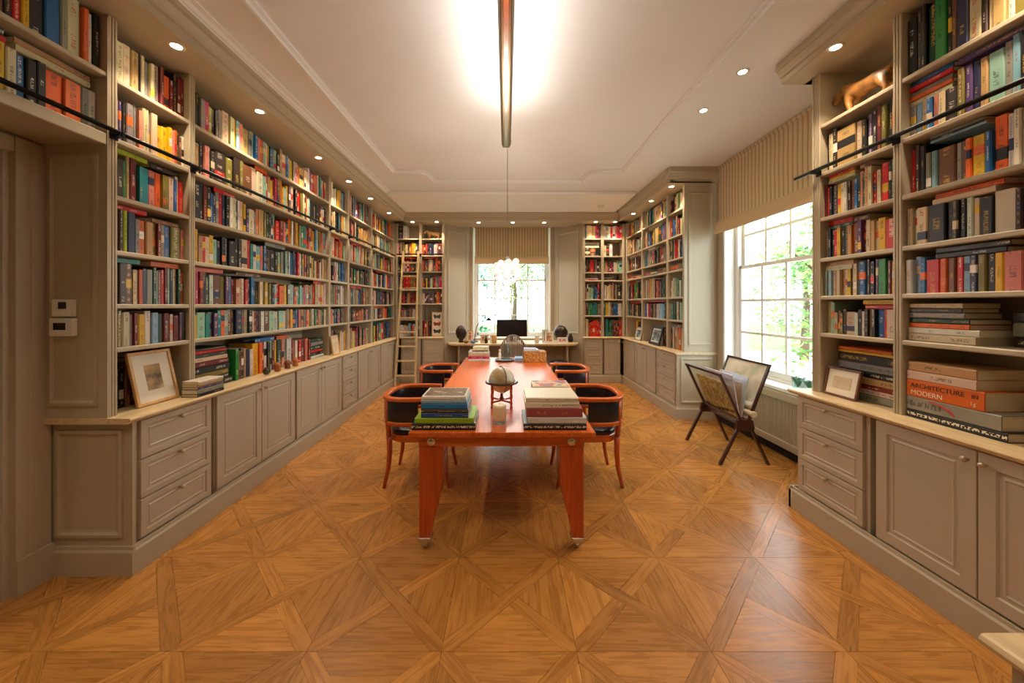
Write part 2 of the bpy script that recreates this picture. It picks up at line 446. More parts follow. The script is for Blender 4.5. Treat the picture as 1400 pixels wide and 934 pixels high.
floor = MB().box(-3.3, 3.3, YW_B - 0.2, 8.6, -0.12, -0.012).build('floor', M['parquet'])
tag(floor, kind='structure')
CELL = 0.604
HW = 0.036
def flat_piece(poly, name):
    g = 0.0009
    cx = sum(p[0] for p in poly) / len(poly); cy = sum(p[1] for p in poly) / len(poly)
    sh = [(p[0] - g * (1 if p[0] > cx else -1), p[1] - g * (1 if p[1] > cy else -1)) for p in poly]
    n = len(sh)
    vs = [(x, y, -0.012) for x, y in sh] + [(x, y, 0) for x, y in sh]
    fs = [tuple(range(n, 2 * n))] + [(i, (i + 1) % n, (i + 1) % n + n, i + n) for i in range(n)]
    me = bpy.data.meshes.new(name); me.from_pydata(vs, [], fs)
    uvl = me.uv_layers.new(name='grain')
    for lp in me.loops:
        v = me.vertices[lp.vertex_index].co
        uvl.data[lp.index].uv = (v.x, v.y + 0.05)
    me.materials.append(M['parquet'])
    return me
q = HW * math.sqrt(2); Lb = CELL / 2 - q; DD = CELL * math.sqrt(2) / 2
poly_tri = [(-Lb, -CELL / 2), (Lb, -CELL / 2), (0, -q)]
poly_full = [(-DD, 0), (-DD + HW, -HW), (DD - HW, -HW), (DD, 0), (DD - HW, HW), (-DD + HW, HW)]
poly_half = [(HW, -HW), (DD - HW, -HW), (DD, 0), (DD - HW, HW), (HW, HW)]
kinds = {'tri': (flat_piece(poly_tri, 'parquet_field'), poly_tri, 'parquet_field'),
         'full': (flat_piece(poly_full, 'parquet_strip'), poly_full, 'parquet_strip'),
         'half': (flat_piece(poly_half, 'parquet_half_strip'), poly_half, 'parquet_strip')}
pieces = []
for i in range(-6, 5):
    for j in range(-3, 11):
        cx = 0.315 + CELL * (i + 0.5); cy = 1.622 + CELL * (j + 0.5)
        for k in range(4): pieces.append(('tri', cx, cy, k * PI / 2))
        r = PI / 4 if (i + j) % 2 else -PI / 4
        pieces.append(('full', cx, cy, r))
        pieces.append(('half', cx, cy, r + PI / 2)); pieces.append(('half', cx, cy, r - PI / 2))
def piece_pix(pc):
    k, cx, cy, r = pc
    if not (-2.3 < cx < 2.75): return 0
    if cx < -2.13 and cy > 2.0: return 0
    if cx > 2.25 and (cy < 2.7 or cy > 5): return 0
    return pix_area([(cx + x * math.cos(r) - y * math.sin(r), cy + x * math.sin(r) + y * math.cos(r), 0) for x, y in kinds[k][1]])
pieces.sort(key=piece_pix, reverse=True)
for k, cx, cy, r in pieces[:300]:
    o = bpy.data.objects.new(kinds[k][2], kinds[k][0]); C.objects.link(o)
    o.location = (cx, cy, 0); o.rotation_euler = (0, 0, r); setparent(o, floor)
vs, fs, uvs, tones = [], [], [], []
for k, cx, cy, r in pieces[300:]:
    me = kinds[k][0]; n = len(vs); t = random.random()
    for v in me.vertices:
        x, y = v.co.x, v.co.y
        vs.append((cx + x * math.cos(r) - y * math.sin(r), cy + x * math.sin(r) + y * math.cos(r), v.co.z))
    for p in me.polygons:
        fs.append(tuple(i + n for i in p.vertices)); tones.append(t)
        uvs += [(me.vertices[i].co.x, me.vertices[i].co.y + 0.05) for i in p.vertices]
me = bpy.data.meshes.new('parquet_remainder'); me.from_pydata(vs, [], fs)
ul = me.uv_layers.new(name='grain')
for i, c in enumerate(uvs): ul.data[i].uv = c
ta = me.attributes.new('tone', 'FLOAT', 'FACE')
for i, t in enumerate(tones): ta.data[i].value = t
me.materials.append(M['parquet'])
o = bpy.data.objects.new('parquet_remainder', me); C.objects.link(o); setparent(o, floor); tag(o, kind='stuff')
# border boards along the right-hand plinth
for k in range(4):
    y0 = 0.72 + k * 0.52; y1 = min(y0 + 0.519, 2.80)
    pm = flat_piece([(-(y1 - y0) / 2, -0.05), ((y1 - y0) / 2, -0.05), ((y1 - y0) / 2, 0.05), (-(y1 - y0) / 2, 0.05)], 'border_board')
    o = bpy.data.objects.new('border_board', pm); C.objects.link(o)
    o.location = (2.128, (y0 + y1) / 2, 0.0012); o.rotation_euler = (0, 0, PI / 2); setparent(o, floor)

# ------------------------------------------------------------------ setting: ceiling
ceil = MB().box(-3.3, 3.5, YW_B - 0.2, 8.7, ZC, ZC + 0.15).build('ceiling', M['ceil'])
tag(ceil, kind='structure')
bulk = MB().box(-1.96, 2.12, 5.9, 7.08, ZC - 0.05, ZC).build('trim_1', M['white'], bevel=0.012, seg=2)
tag(bulk, kind='structure')
# plaster picture-frame moulding with notched corners
def sweep_closed(path, prof, name, mat):
    n = len(path); vs = []; fs = []; m = len(prof)
    for i in range(n):
        p0, p1, p2 = Vector(path[i - 1]), Vector(path[i]), Vector(path[(i + 1) % n])
        a = (p1 - p0).normalized(); b = (p2 - p1).normalized()
        na, nb = Vector((-a.y, a.x)), Vector((-b.y, b.x))
        nm = (na + nb); nm = nm.normalized() / max(0.5, nm.normalized().dot(na))
        for (d, z) in prof: vs.append((p1.x + nm.x * d, p1.y + nm.y * d, z))
    for i in range(n):
        j = (i + 1) % n
        for k in range(m):
            k2 = (k + 1) % m
            fs.append((i * m + k, i * m + k2, j * m + k2, j * m + k))
    return MB().add(vs, fs).build(name, mat)
def notch(cx, cy, sx, sy):
    """corner with a notch: straight step then a quarter curve"""
    pts = [(cx, cy - sy * 0.40), (cx + sx * 0.36, cy - sy * 0.40)]
    for k in range(1, 6):
        a = k / 5 * PI / 2
        pts.append((cx + sx * (0.36 + 0.12 * math.sin(a)), cy - sy * (0.40 - 0.40 * (1 - math.cos(a)))))
    return pts
X0, X1, Yn, Yf = -1.56, 1.61, -0.9, 5.39
path = notch(X0, Yf, 1, 1) + notch(X1, Yf, -1, 1)[::-1] + notch(X1, Yn, -1, -1) + notch(X0, Yn, 1, -1)[::-1]
mould = sweep_closed(path, [(-0.04, ZC), (-0.04, ZC - 0.016), (-0.016, ZC - 0.024), (-0.012, ZC - 0.045), (0.016, ZC - 0.045), (0.020, ZC - 0.02), (0.04, ZC - 0.014), (0.04, ZC)], 'trim_2', M['ceil'])
tag(mould, kind='structure')
crown = MB().prism([(-2.03, ZC - 0.045), (-1.96, ZC - 0.045), (-1.945, ZC - 0.03), (-1.935, ZC - 0.03), (-1.915, ZC - 0.012), (-1.885, ZC - 0.008), (-1.885, ZC), (-2.03, ZC)],
                   lambda p, q, a: (p, a, q), YW_B, 7.04).build('trim_3', M['white'])
tag(crown, kind='structure')

# ------------------------------------------------------------------ setting: walls
def st(o): return tag(o, kind='structure')
wl = MB()
wl.box(XW_L - 0.16, XW_L, 1.92, 8.2, -0.012, ZC); wl.box(XW_L - 0.16, XW_L, 0.98, 1.92, 2.44, ZC); wl.box(XW_L - 0.16, XW_L, YW_B, 0.98, -0.012, ZC)
st(wl.build('wall_left', M['wall']))
RS0, RS1, RZ0, RZ1 = 3.06, 4.80, 0.66, 3.34     # right window opening
wr = MB()
wr.box(XW_R, XW_R + 0.3, YW_B, RS0, -0.012, ZC); wr.box(XW_R, XW_R + 0.3, RS1, 8.2, -0.012, ZC)
wr.box(XW_R, XW_R + 0.3, RS0, RS1, -0.012, RZ0); wr.box(XW_R, XW_R + 0.3, RS0, RS1, RZ1, ZC)
st(wr.build('wall_right', M['wall']))
FS0, FS1, FZ0, FZ1 = -0.745, 0.985, 0.80, 3.34   # far window opening
YA = 7.98
wf = MB()
wf.box(-2.63, -0.80, YA, YA + 0.3, -0.012, ZC); wf.box(1.06, 2.87, YA, YA + 0.3, -0.012, ZC)
wf.box(-0.80, FS0, YA, YA + 0.3, -0.012, ZC); wf.box(FS1, 1.06, YA, YA + 0.3, -0.012, ZC)
wf.box(FS0, FS1, YA, YA + 0.3, -0.012, FZ0); wf.box(FS0, FS1, YA, YA + 0.3, FZ1, ZC)
st(wf.build('wall_far', M['wall']))
st(MB().box(-2.9, 3.2, YW_B - 0.15, YW_B, -0.012, ZC).build('wall_back', M['wall']))
# splayed panelled sides of the window alcove
def splay(name, xa, xb):
    a = Vector((xa, 7.35, 0)); b = Vector((xb, YA, 0)); t = (b - a).normalized(); L = (b - a).length
    n = Vector((-t.y, t.x, 0)); n = n if (n.x * (0.13 - xa)) < 0 else -n      # pointing away from the alcove
    fn = lambda s, d, z: tuple(a + t * s + n * d + Vector((0, 0, z)))
    mb = MB()
    mb.prism([(0, 0), (L, 0), (L, 0.05), (0, 0.05)], lambda p, q, z: fn(p, q, z), 0, 3.32)
    o = st(mb.build(name, M['paint']))
    pan = MB(); raised(pan, fn, 0.09, L - 0.09, 0.95, 3.10, [(0, 0.0), (0, -0.012), (0.03, -0.012), (0.045, -0.002), (0.05, -0.002)]); pan.build('panel_moulding', M['paint'], o)
def raised(mb, fn, s0, s1, z0, z1, rings):
    """rectangular stepped panel: rings of (inset, depth)"""
    vs = []; fs = []
    for ins, d in rings:
        vs += [fn(s0 + ins, d, z0 + ins), fn(s1 - ins, d, z0 + ins), fn(s1 - ins, d, z1 - ins), fn(s0 + ins, d, z1 - ins)]
    for k in range(len(rings) - 1):
        for i in range(4):
            j = (i + 1) % 4
            fs.append((k * 4 + i, k * 4 + j, (k + 1) * 4 + j, (k + 1) * 4 + i))
    e = (len(rings) - 1) * 4
    fs.append((e, e + 1, e + 2, e + 3)); fs.append((3, 2, 1, 0))
    mb.add(vs, fs); return mb
splay('wall_alcove_left', -1.25, -0.80); splay('wall_alcove_right', 1.55, 1.06)
alc = MB().box(-1.24, 1.54, 7.15, YA, 3.27, 3.30); st(alc.build('ceiling_alcove', M['paint']))

# ------------------------------------------------------------------ setting: windows
def window(name, fn, s0, s1, z0, z1, splayd):
    """fn(s,d,z): d outwards from the inner wall face"""
    def bx(mb, a0, a1, d0, d1, c0, c1):
        p = [fn(a, d, z) for a in (a0, a1) for d in (d0, d1) for z in (c0, c1)]
        mb.box(min(v[0] for v in p), max(v[0] for v in p), min(v[1] for v in p), max(v[1] for v in p), min(v[2] for v in p), max(v[2] for v in p))
    root = bpy.data.objects.new(name, None); C.objects.link(root); root.location = fn((s0 + s1) / 2, 0, z0); st(root)
    m = MB(); e = 0.03
    bx(m, s0, s0 + e, 0, 0.30, z0, z1); bx(m, s1 - e, s1, 0, 0.30, z0, z1); bx(m, s0, s1, 0, 0.30, z1 - e, z1)
    m.build('jamb_lining', M['white'], root, bevel=0.003)
    a0, a1 = s0 + e, s1 - e; b0, b1 = z0 + 0.04, z1 - e
    m = MB(); f = 0.055
    bx(m, a0, a0 + f, 0.14, 0.27, b0, b1); bx(m, a1 - f, a1, 0.14, 0.27, b0, b1); bx(m, a0, a1, 0.14, 0.27, b1 - 0.05, b1); bx(m, a0, a1, 0.14, 0.27, b0, b0 + 0.03)
    m.build('box_frame', M['white'], root, bevel=0.003)
    a0 += f; a1 -= f; b0 += 0.03; b1 -= 0.05
    zm = b0 + (b1 - b0) * 0.515
    for nm, (c0, c1), d in (('lower_sash', (b0, zm + 0.02), 0.16), ('upper_sash', (zm - 0.02, b1), 0.205)):
        s = MB(); r = 0.042
        bx(s, a0, a0 + r, d, d + 0.04, c0, c1); bx(s, a1 - r, a1, d, d + 0.04, c0, c1)
        bx(s, a0, a1, d, d + 0.04, c0, c0 + (0.07 if nm[0] == 'l' else r)); bx(s, a0, a1, d, d + 0.04, c1 - r, c1)
        g0, g1, h0, h1 = a0 + r, a1 - r, c0 + (0.07 if nm[0] == 'l' else r), c1 - r
        so = s.build(nm, M['white'], root, bevel=0.004)
        for k in (1, 2, 3):
            b = MB(); x = g0 + (g1 - g0) * k / 4; bx(b, x - 0.015, x + 0.015, d + 0.003, d + 0.037, h0, h1); b.build('glazing_bar', M['white'], so)
        for k in (1, 2):
            b = MB(); z = h0 + (h1 - h0) * k / 3; bx(b, g0, g1, d + 0.004, d + 0.036, z - 0.015, z + 0.015); b.build('glazing_bar', M['white'], so)
        for i in range(4):
            for j in range(3):
                b = MB(); w0 = g0 + (g1 - g0) * i / 4 + 0.008; w1 = g0 + (g1 - g0) * (i + 1) / 4 - 0.008
                v0 = h0 + (h1 - h0) * j / 3 + 0.008; v1 = h0 + (h1 - h0) * (j + 1) / 3 - 0.008
                vs = [fn(w0, d + 0.02, v0), fn(w1, d + 0.02, v0), fn(w1, d + 0.02, v1), fn(w0, d + 0.02, v1)]
                b.add(vs, [(0, 1, 2, 3)]); b.build('pane', M['glass'], so)
    s = MB(); bx(s, s0, s1, -0.05 if splayd else 0.0, 0.16, z0, z0 + 0.04)
    s.build('window_sill', M['white'], root, bevel=0.008, seg=2)
    # portal so the sky light finds its way in
    ld = bpy.data.lights.new(name + '_portal', 'AREA'); ld.shape = 'RECTANGLE'; ld.size = s1 - s0; ld.size_y = z1 - z0
    ld.cycles.is_portal = True
    lo = bpy.data.objects.new(name + '_portal', ld); C.objects.link(lo)
    lo.location = fn((s0 + s1) / 2, 0.29, (z0 + z1) / 2)
    inward = Vector(fn(0, 0, 0)) - Vector(fn(0, 1, 0))
    lo.rotation_euler = inward.to_track_quat('-Z', 'Z').to_euler()
    return root
window('window_1', lambda s, d, z: (XW_R + d, s, z), RS0, RS1, RZ0, RZ1, True)
window('window_2', lambda s, d, z: (s, YA + d, z), FS0, FS1, FZ0, FZ1, True)

# radiator cover under the right window
rc = MB().box(2.80, XW_R, 2.80, 4.92, 0.10, 0.17); rc.box(2.80, XW_R, 2.80, 4.92, 0.58, 0.655)
for k in range(2):
    y = 2.80 + k * (2.12 - 0.07); rc.box(2.80, XW_R, y, y + 0.07, 0.17, 0.58)
rt = thing('radiator_cover', 'grey-beige ribbed radiator cover below the window with plants', 'radiator cover', (2.84, 3.86, 0.0))
MB().box(2.855, XW_R, 2.80, 4.92, 0.0, 0.0995).build('gap_shade_board', M['gap_shade'], rt)  # dark board painted as the shaded void under the cover
rc.build('frame', M['paint'], rt, bevel=0.003)
rib = MB()
prof = []
n = 84
for k in range(n):
    y = 2.86 + (4.86 - 2.86) * k / n; dy = (4.86 - 2.86) / n
    prof += [(2.818, y), (2.818, y + dy * 0.68), (2.828, y + dy * 0.74), (2.828, y + dy * 0.96)]
prof += [(2.85, 4.86), (2.85, 2.86)]
rib.prism(prof, lambda p, q, a: (p, q, a), 0.165, 0.585)
rib.build('ribbed_grille', M['paint'], rt)

# roman blinds
def blind(name, label, fn, s0, s1, zt, zb, mat):
    root = thing(name, label, 'blind', fn((s0 + s1) / 2, 0, zb))
    n = 14; front = []
    for k in range(n + 1):
        t = k / n; z = zt + (zb + 0.12 - zt) * t
        front.append((0.002 * math.sin(t * PI * 3) + 0.004, z))
    prof = [(d, z) for d, z in front] + [(d + 0.005, z) for d, z in front[::-1]]
    m = MB().prism(prof, lambda p, q, a: fn(a, p, q), s0 + 0.012, s1 - 0.012); m.build('cloth', mat, root)
    for k, (dz, dd) in enumerate(((0.0, -0.040), (0.02, -0.018))):
        f = [(dd - 0.016, zb + dz + 0.012), (dd - 0.020, zb + dz + 0.05), (dd - 0.010, zb + dz + 0.15), (dd - 0.006, zb + dz + 0.15), (dd - 0.012, zb + dz + 0.05), (dd - 0.008, zb + dz + 0.004)]
        MB().prism(f, lambda p, q, a: fn(a, p, q), s0, s1).build('bottom_fold', M['blind_plain'], root)
    MB().prism([(-0.01, zt), (0.03, zt), (0.03, zt + 0.03), (-0.01, zt + 0.03)], lambda p, q, a: fn(a, p, q), s0, s1).build('head_rail', mat, root)
    return root
blind('roman_blind', 'striped cream roman blind above the window with plants', lambda s, d, z: (2.83 + d, s, z), 2.86, 4.832, 3.36, 2.48, M['blind_y'])
blind('roman_blind', 'striped cream roman blind above the desk window', lambda s, d, z: (s, 7.95 + d, z), FS0 + 0.06, FS1 - 0.05, 3.235, 2.44, M['blind_x'])

# ------------------------------------------------------------------ door in the left wall
dr = bpy.data.objects.new('door_1', None); C.objects.link(dr); dr.location = (XW_L, 1.45, 0); st(dr)
ar = MB()
for (y0, y1) in ((1.92, 2.078), (0.82, 0.98)):
    prof = [(-2.63, y0), (-2.595, y0), (-2.595, y0 + 0.03), (-2.603, y0 + 0.036), (-2.603, y0 + 0.062), (-2.597, y0 + 0.068), (-2.597, y0 + 0.09), (-2.605, y0 + 0.096), (-2.605, y1), (-2.63, y1)]
    ar.prism(prof, lambda p, q, a: (p, q, a), 0.19, 2.44)
    ar.box(-2.63, -2.585, y0, y1, 0, 0.19)
ar.build('architrave', M['paint_door'], dr)
MB().box(-2.63, -2.60, 0.98, 1.92, 2.36, 2.44).build('head_casing', M['paint_door'], dr, bevel=0.004)
MB().box(-2.79, -2.63, 1.895, 1.92, 0, 2.44).box(-2.79, -2.63, 0.98, 1.005, 0, 2.44).box(-2.79, -2.63, 0.98, 1.92, 2.415, 2.44).build('door_lining', M['paint_door'], dr)
leaf = MB(); fn = lambda s, d, z: (-2.672 - d, s, z)
leaf.box(-2.712, -2.672, 1.01, 1.89, 0.005, 2.41)
lf = leaf.build('door_leaf', M['paint_door'], dr)
for z0, z1 in ((0.22, 0.95), (1.10, 2.28)):
    for s0, s1 in ((1.12, 1.41), (1.49, 1.78)):
        m = MB(); raised(m, fn, s0, s1, z0, z1, [(0, 0), (0, -0.012), (0.02, -0.012), (0.035, -0.002)]); m.build('door_panel', M['paint_door'], lf)
hd = MB().tube([(-2.672, 1.08, 1.03), (-2.62, 1.08, 1.03), (-2.615, 1.09, 1.03), (-2.615, 1.19, 1.03)], 0.01, 8); hd.build('door_handle', M['knob'], lf, smooth=True)

# ------------------------------------------------------------------ baseboards under the cabinets
def base_prof(t=0.02):
    return [(0, 0), (t, 0), (t, ZP - 0.03), (t - 0.008, ZP - 0.018), (t - 0.010, ZP), (0, ZP)]
st(MB().prism(base_prof(), lambda p, q, a: (-2.15 + p, a, q), 2.087, 7.20).prism(base_prof(), lambda p, q, a: (a, 2.087 - p, q), -2.63, -2.13).build('baseboard_left', M['paint']))
b = MB().prism(base_prof(), lambda p, q, a: (a, 7.22 - p, q), -2.13, -1.25); b.prism(base_prof(), lambda p, q, a: (a, 7.22 - p, q), 1.55, 2.30)
st(b.build('baseboard_far', M['paint']))
b = MB().prism(base_prof(), lambda p, q, a: (2.32 - p, a, q), 4.93, 7.20); b.prism(base_prof(), lambda p, q, a: (a, 4.93 - p, q), 2.30, 2.87)
b.prism(base_prof(), lambda p, q, a: (2.20 - p, a, q), 1.20, 2.80); b.prism(base_prof(), lambda p, q, a: (a, 2.78 + p, q), 2.18, 2.80)
st(b.build('baseboard_right', M['paint']))

# ------------------------------------------------------------------ base cabinets
def mapper(side, X):
    if side == 'L': return lambda s, d, z: (X - d, s, z)
    if side == 'R': return lambda s, d, z: (X + d, s, z)
    return lambda s, d, z: (s, X + d, z)
def bxm(mb, fn, a0, a1, d0, d1, c0, c1):
    p = [fn(a, d, z) for a in (a0, a1) for d in (d0, d1) for z in (c0, c1)]
    return mb.box(min(v[0] for v in p), max(v[0] for v in p), min(v[1] for v in p), max(v[1] for v in p), min(v[2] for v in p), max(v[2] for v in p))
DOOR_R = [(0, 0.019), (0, 0.002), (0.003, 0), (0.062, 0), (0.068, 0.009), (0.080, 0.009), (0.090, 0.004), (0.098, 0.008), (0.11, 0.008)]
DRAW_R = [(0, 0.019), (0, 0.002), (0.003, 0), (0.034, 0), (0.040, 0.008), (0.050, 0.008), (0.058, 0.003), (0.066, 0.007)]
CABG = 'painted base cabinets under the bookcases'
def knob(fn, s, z, parent):
    m = MB(); c = fn(s, -0.022, z)
    m.sphere(c, 0.014, 10, 6); m.bar(fn(s, 0.002, z), fn(s, -0.02, z), 0.010, 0.010)
    return m.build('knob', M['knob'], parent, smooth=True)
def cabinet(fn, s0, s1, kind, label, depth=0.47, nd_=3, hinge=None):
    root = thing('base_cabinet', label, 'cabinet', fn((s0 + s1) / 2, depth / 2, ZP * 0))
    c = MB(); bxm(c, fn, s0 + 0.001, s1 - 0.001, 0.0195, depth, 0.0, 0.873); c.build('carcass', M['paint'], root)
    z0, z1 = ZP + 0.008, 0.866
    if kind == 'drawers':
        g = 0.008; h = (z1 - z0 - g * (nd_ - 1)) / nd_
        for k in range(nd_):
            a = z0 + k * (h + g); m = MB(); raised(m, fn, s0 + 0.03, s1 - 0.03, a, a + h, DRAW_R)
            d = m.build('drawer', M['paint_door'], root); knob(fn, (s0 + s1) / 2, a + h * 0.80, d)
    else:
        n = 2 if kind == 'doors' else 1
        wd = (s1 - s0 - 0.02 - 0.006 * (n - 1)) / n
        for k in range(n):
            a = s0 + 0.01 + k * (wd + 0.006); m = MB(); raised(m, fn, a, a + wd, z0, z1, DOOR_R)
            d = m.build('cabinet_door', M['paint_door'], root)
            ks = (a + wd - 0.03 if k == 0 else a + 0.03) if n == 2 else (a + wd - 0.03 if hinge != 'r' else a + 0.03)
            knob(fn, ks, z1 - 0.05, d)
    return root
fL, fFar, fRF, fRN = mapper('L', -2.15), mapper('F', 7.22), mapper('R', 2.32), mapper('R', 2.20)
c1 = cabinet(fL, 2.107, 2.67, 'drawers', 'three-drawer grey-beige base cabinet under the pale oak picture frame')
cabinet(fL, 2.69, 3.70, 'doors', 'two-door grey-beige base cabinet next to the drawers beside the door')
cabinet(fL, 3.72, 4.74, 'doors', 'two-door grey-beige base cabinet in the middle of the long book wall')
cabinet(fL, 4.76, 5.26, 'drawers', 'narrow four-drawer grey-beige base cabinet of the long book wall', nd_=4)
cabinet(fL, 5.28, 6.22, 'doors', 'two-door grey-beige base cabinet just past the narrow four-drawer unit')
cabinet(fL, 6.24, 7.18, 'doors', 'two-door grey-beige base cabinet beside the foot of the ladder')
cabinet(fFar, -2.10, -1.70, 'door', 'single-door grey-beige base cabinet behind the ladder')
cabinet(fFar, -1.68, -1.26, 'drawers', 'three-drawer grey-beige base cabinet between ladder and desk')
cabinet(fFar, 1.56, 1.93, 'drawers', 'narrow grey-beige drawer cabinet right beside the desk alcove', nd_=4)
cabinet(fFar, 1.95, 2.28, 'door', 'narrow single-door grey-beige corner cabinet next to the desk drawers')
cabinet(fRF, 6.56, 7.18, 'door', 'single-door grey-beige base cabinet in the corner near the desk', 0.52)
cabinet(fRF, 5.64, 6.54, 'doors', 'two-door grey-beige base cabinet under the black picture frame', 0.52)
c2 = cabinet(fRF, 4.96, 5.62, 'drawers', 'four-drawer grey-beige base cabinet behind the magazine rack', 0.52, nd_=4)
cabinet(fRN, 2.21, 2.76, 'drawers', 'three-drawer grey-beige base cabinet under the small brown picture frame', 0.62)
cabinet(fRN, 1.22, 2.17, 'doors', 'two-door grey-beige base cabinet under the big flat art books', 0.62)
# panelled cabinet ends
fe = lambda s, d, z: (s, 2.087 + d, z)
m = MB(); bxm(m, fe, -2.625, -2.15, 0.0, 0.019, 0.0, 0.873); m.build('end_board', M['paint'], c1)
m = MB(); raised(m, fe, -2.585, -2.20, ZP + 0.05, 0.83, [(0, 0), (0, -0.012), (0.018, -0.014), (0.03, -0.004), (0.045, -0.001)]); m.build('end_panel', M['paint'], c1)
fe2 = lambda s, d, z: (s, 4.93 + d, z)
m = MB(); bxm(m, fe2, 2.32, 2.865, 0.0, 0.028, 0.0, 0.873); m.build('end_board', M['paint'], c2)
m = MB(); raised(m, fe2, 2.37, 2.80, ZP + 0.05, 0.83, [(0, 0), (0, -0.012), (0.018, -0.014), (0.03, -0.004), (0.045, -0.001)]); m.build('end_panel', M['paint'], c2)
# the odd low cabinet whose corner shows next to the camera
fN = lambda s, d, z: (s, d, z)
nc = thing('base_cabinet', 'cream-topped low cabinet corner standing apart from the book walls', 'cabinet', (1.5, 0.4, 0))
MB().box(0.955, 2.1, 0.10, 0.685, 0, 0.874).build('carcass', M['paint'], nc)
for k in range(2):
    m = MB(); raised(m, lambda s, d, z: (0.955 - 0.019 + d, s, z), 0.12 + k * 0.28, 0.385 + k * 0.28, 0.12, 0.86, DOOR_R); d = m.build('cabinet_door', M['paint_door'], nc)

def worktop(label, fn, s0, s1, depth, z=ZT, loc=None):
    prof = [(depth, z), (depth, z - 0.033), (-0.010, z - 0.033), (-0.014, z - 0.026), (-0.022, z - 0.024), (-0.030, z - 0.017), (-0.032, z - 0.010), (-0.027, z - 0.002), (-0.02, z)]
    o = MB().prism(prof, lambda p, q, a: fn(a, p, q), s0, s1).build('worktop', M['counter'])
    return tag(o, label, 'worktop')
worktop('long pale worktop running below the left book wall to the ladder', fL, 2.046, YW_F, 0.475)
worktop('short pale worktop behind the ladder beside the desk alcove', fFar, -2.115, -1.25, 0.49)
worktop('short pale worktop between the desk alcove and the corner', fFar, 1.55, 2.285, 0.49)
worktop('pale worktop with the black picture frame, behind the magazine rack', fRF, 4.905, YW_F, 0.545)
worktop('pale worktop carrying the big flat art books', fRN, 1.20, 2.80, 0.665)
o = worktop('cream top of the low cabinet standing apart from the book walls', lambda s, d, z: (0.955 + d, s, z), 0.08, 0.71, 1.15)

# ------------------------------------------------------------------ bookcases
CASES = {}
def upright_prof(w=0.05, d0=0.0, d1=0.36):
    h = w / 2
    return [(-h, d1), (-h, d0 + 0.004), (-h + 0.004, d0), (-0.012, d0), (-0.010, d0 + 0.005), (-0.006, d0 + 0.005), (-0.004, d0), (0.004, d0), (0.006, d0 + 0.005), (0.010, d0 + 0.005), (0.012, d0), (h - 0.004, d0), (h, d0 + 0.004), (h, d1)]
def bookcase(key, name, label, fn, ups, shelves, depth=0.36, z0=ZT, z1=ZS, corn=1.0, c0=None, c1=None, back=None, last=True):
    root = thing(name, label, 'bookcase', fn((ups[0] + ups[-1]) / 2, depth / 2, z0))
    back = back or depth; kz = (ZC - z1) / 0.2
    for u in (ups if last else ups[:-1]):
        MB().prism(upright_prof(), lambda p, q, a: fn(u + p, q, a), z0, z1).build('upright', M['paint'], root)
    m = MB(); bxm(m, fn, ups[0] - 0.02, ups[-1] + 0.02, depth - 0.012, depth, z0, z1); m.build('back_panel', M['paint'], root)
    for i in range(len(ups) - 1):
        for z in shelves[i]:
            m = MB()
            m.prism([(0.008, z - 0.028), (0.003, z - 0.023), (0.003, z - 0.005), (0.008, z), (depth - 0.012, z), (depth - 0.012, z - 0.028)], lambda p, q, a: fn(a, p, q), ups[i] + 0.025, ups[i + 1] - 0.025)
            m.build('shelf', M['paint'], root)
    if c0 is not None:
        k = corn
        m = MB(); bxm(m, fn, c0, c1, -0.20 * k, depth, z1, z1 + 0.02); m.build('soffit', M['paint'], root)
        prof = [(p * k, z1 + q_ * kz) for p, q_ in ((-0.20, 0), (-0.235, 0), (-0.245, 0.006), (-0.245, 0.055), (-0.262, 0.062), (-0.268, 0.085), (-0.29, 0.12), (-0.312, 0.128), (-0.312, 0.155), (-0.30, 0.16), (-0.30, 0.2), (-0.20, 0.2))]
        MB().prism(prof, lambda p, q, a: fn(a, p, q), c0, c1).build('cornice', M['paint'], root)
    CASES[key] = (fn, ups, shelves, depth, root)
    return root
SH_A = [2.868, 2.52, 2.188, 1.868, 1.555, 1.30]
SH_F = [2.90, 2.555, 2.23, 1.90, 1.58, 1.26]
SH_R = [2.90, 2.545, 2.215, 2.05, 1.665, 1.335]
SH_N = [2.866, 2.515, 2.187, 1.89, 1.615, 1.345]
bfL, bfF, bfRF, bfRN = mapper('L', -2.258), mapper('F', 7.35), mapper('R', 2.42), mapper('R', 2.30)
ZN = 3.25
bL = bookcase('L', 'bookcase', 'long grey-beige wall bookcase running from the door to the ladder', bfL, [2.085, 2.612, 4.65, 5.21, 6.11, 7.32], [SH_A] * 5, c0=2.06, c1=7.35)
bB = bookcase('B', 'bridging_bookshelf', 'grey-beige bookshelf bridging over the door', bfL, [0.62, 2.085], [[2.868]], z0=2.52, c0=0.30, c1=2.06, last=False)
m = MB(); bxm(m, bfL, 0.60, 2.0515, 0.0, 0.368, 2.455, 2.52); m.build('bottom_board', M['paint'], bB, bevel=0.004)
m = MB(); bxm(m, bfL, 0.60, 0.64, 0.0, 0.36, 0.0, 2.455); m.build('far_side_post', M['paint'], bB)
bFL = bookcase('FL', 'bookcase', 'narrow grey-beige bookcase behind the ladder beside the desk alcove', bfF, [-2.225, -1.735, -1.275], [SH_F, SH_F[:5]], c0=-2.258, c1=1.0, depth=0.36)
bFR = bookcase('FR', 'bookcase', 'narrow grey-beige bookcase between desk alcove and right corner', bfF, [1.575, 1.955, 2.385], [SH_R] * 2, c0=1.0, c1=2.42)
bRF = bookcase('RF', 'bookcase', 'grey-beige bookcase above the black picture frame behind the magazine rack', bfRF, [4.955, 5.46, 6.47, 7.32], [SH_R] * 3, c0=4.90, c1=7.35, corn=0.8, depth=0.36)
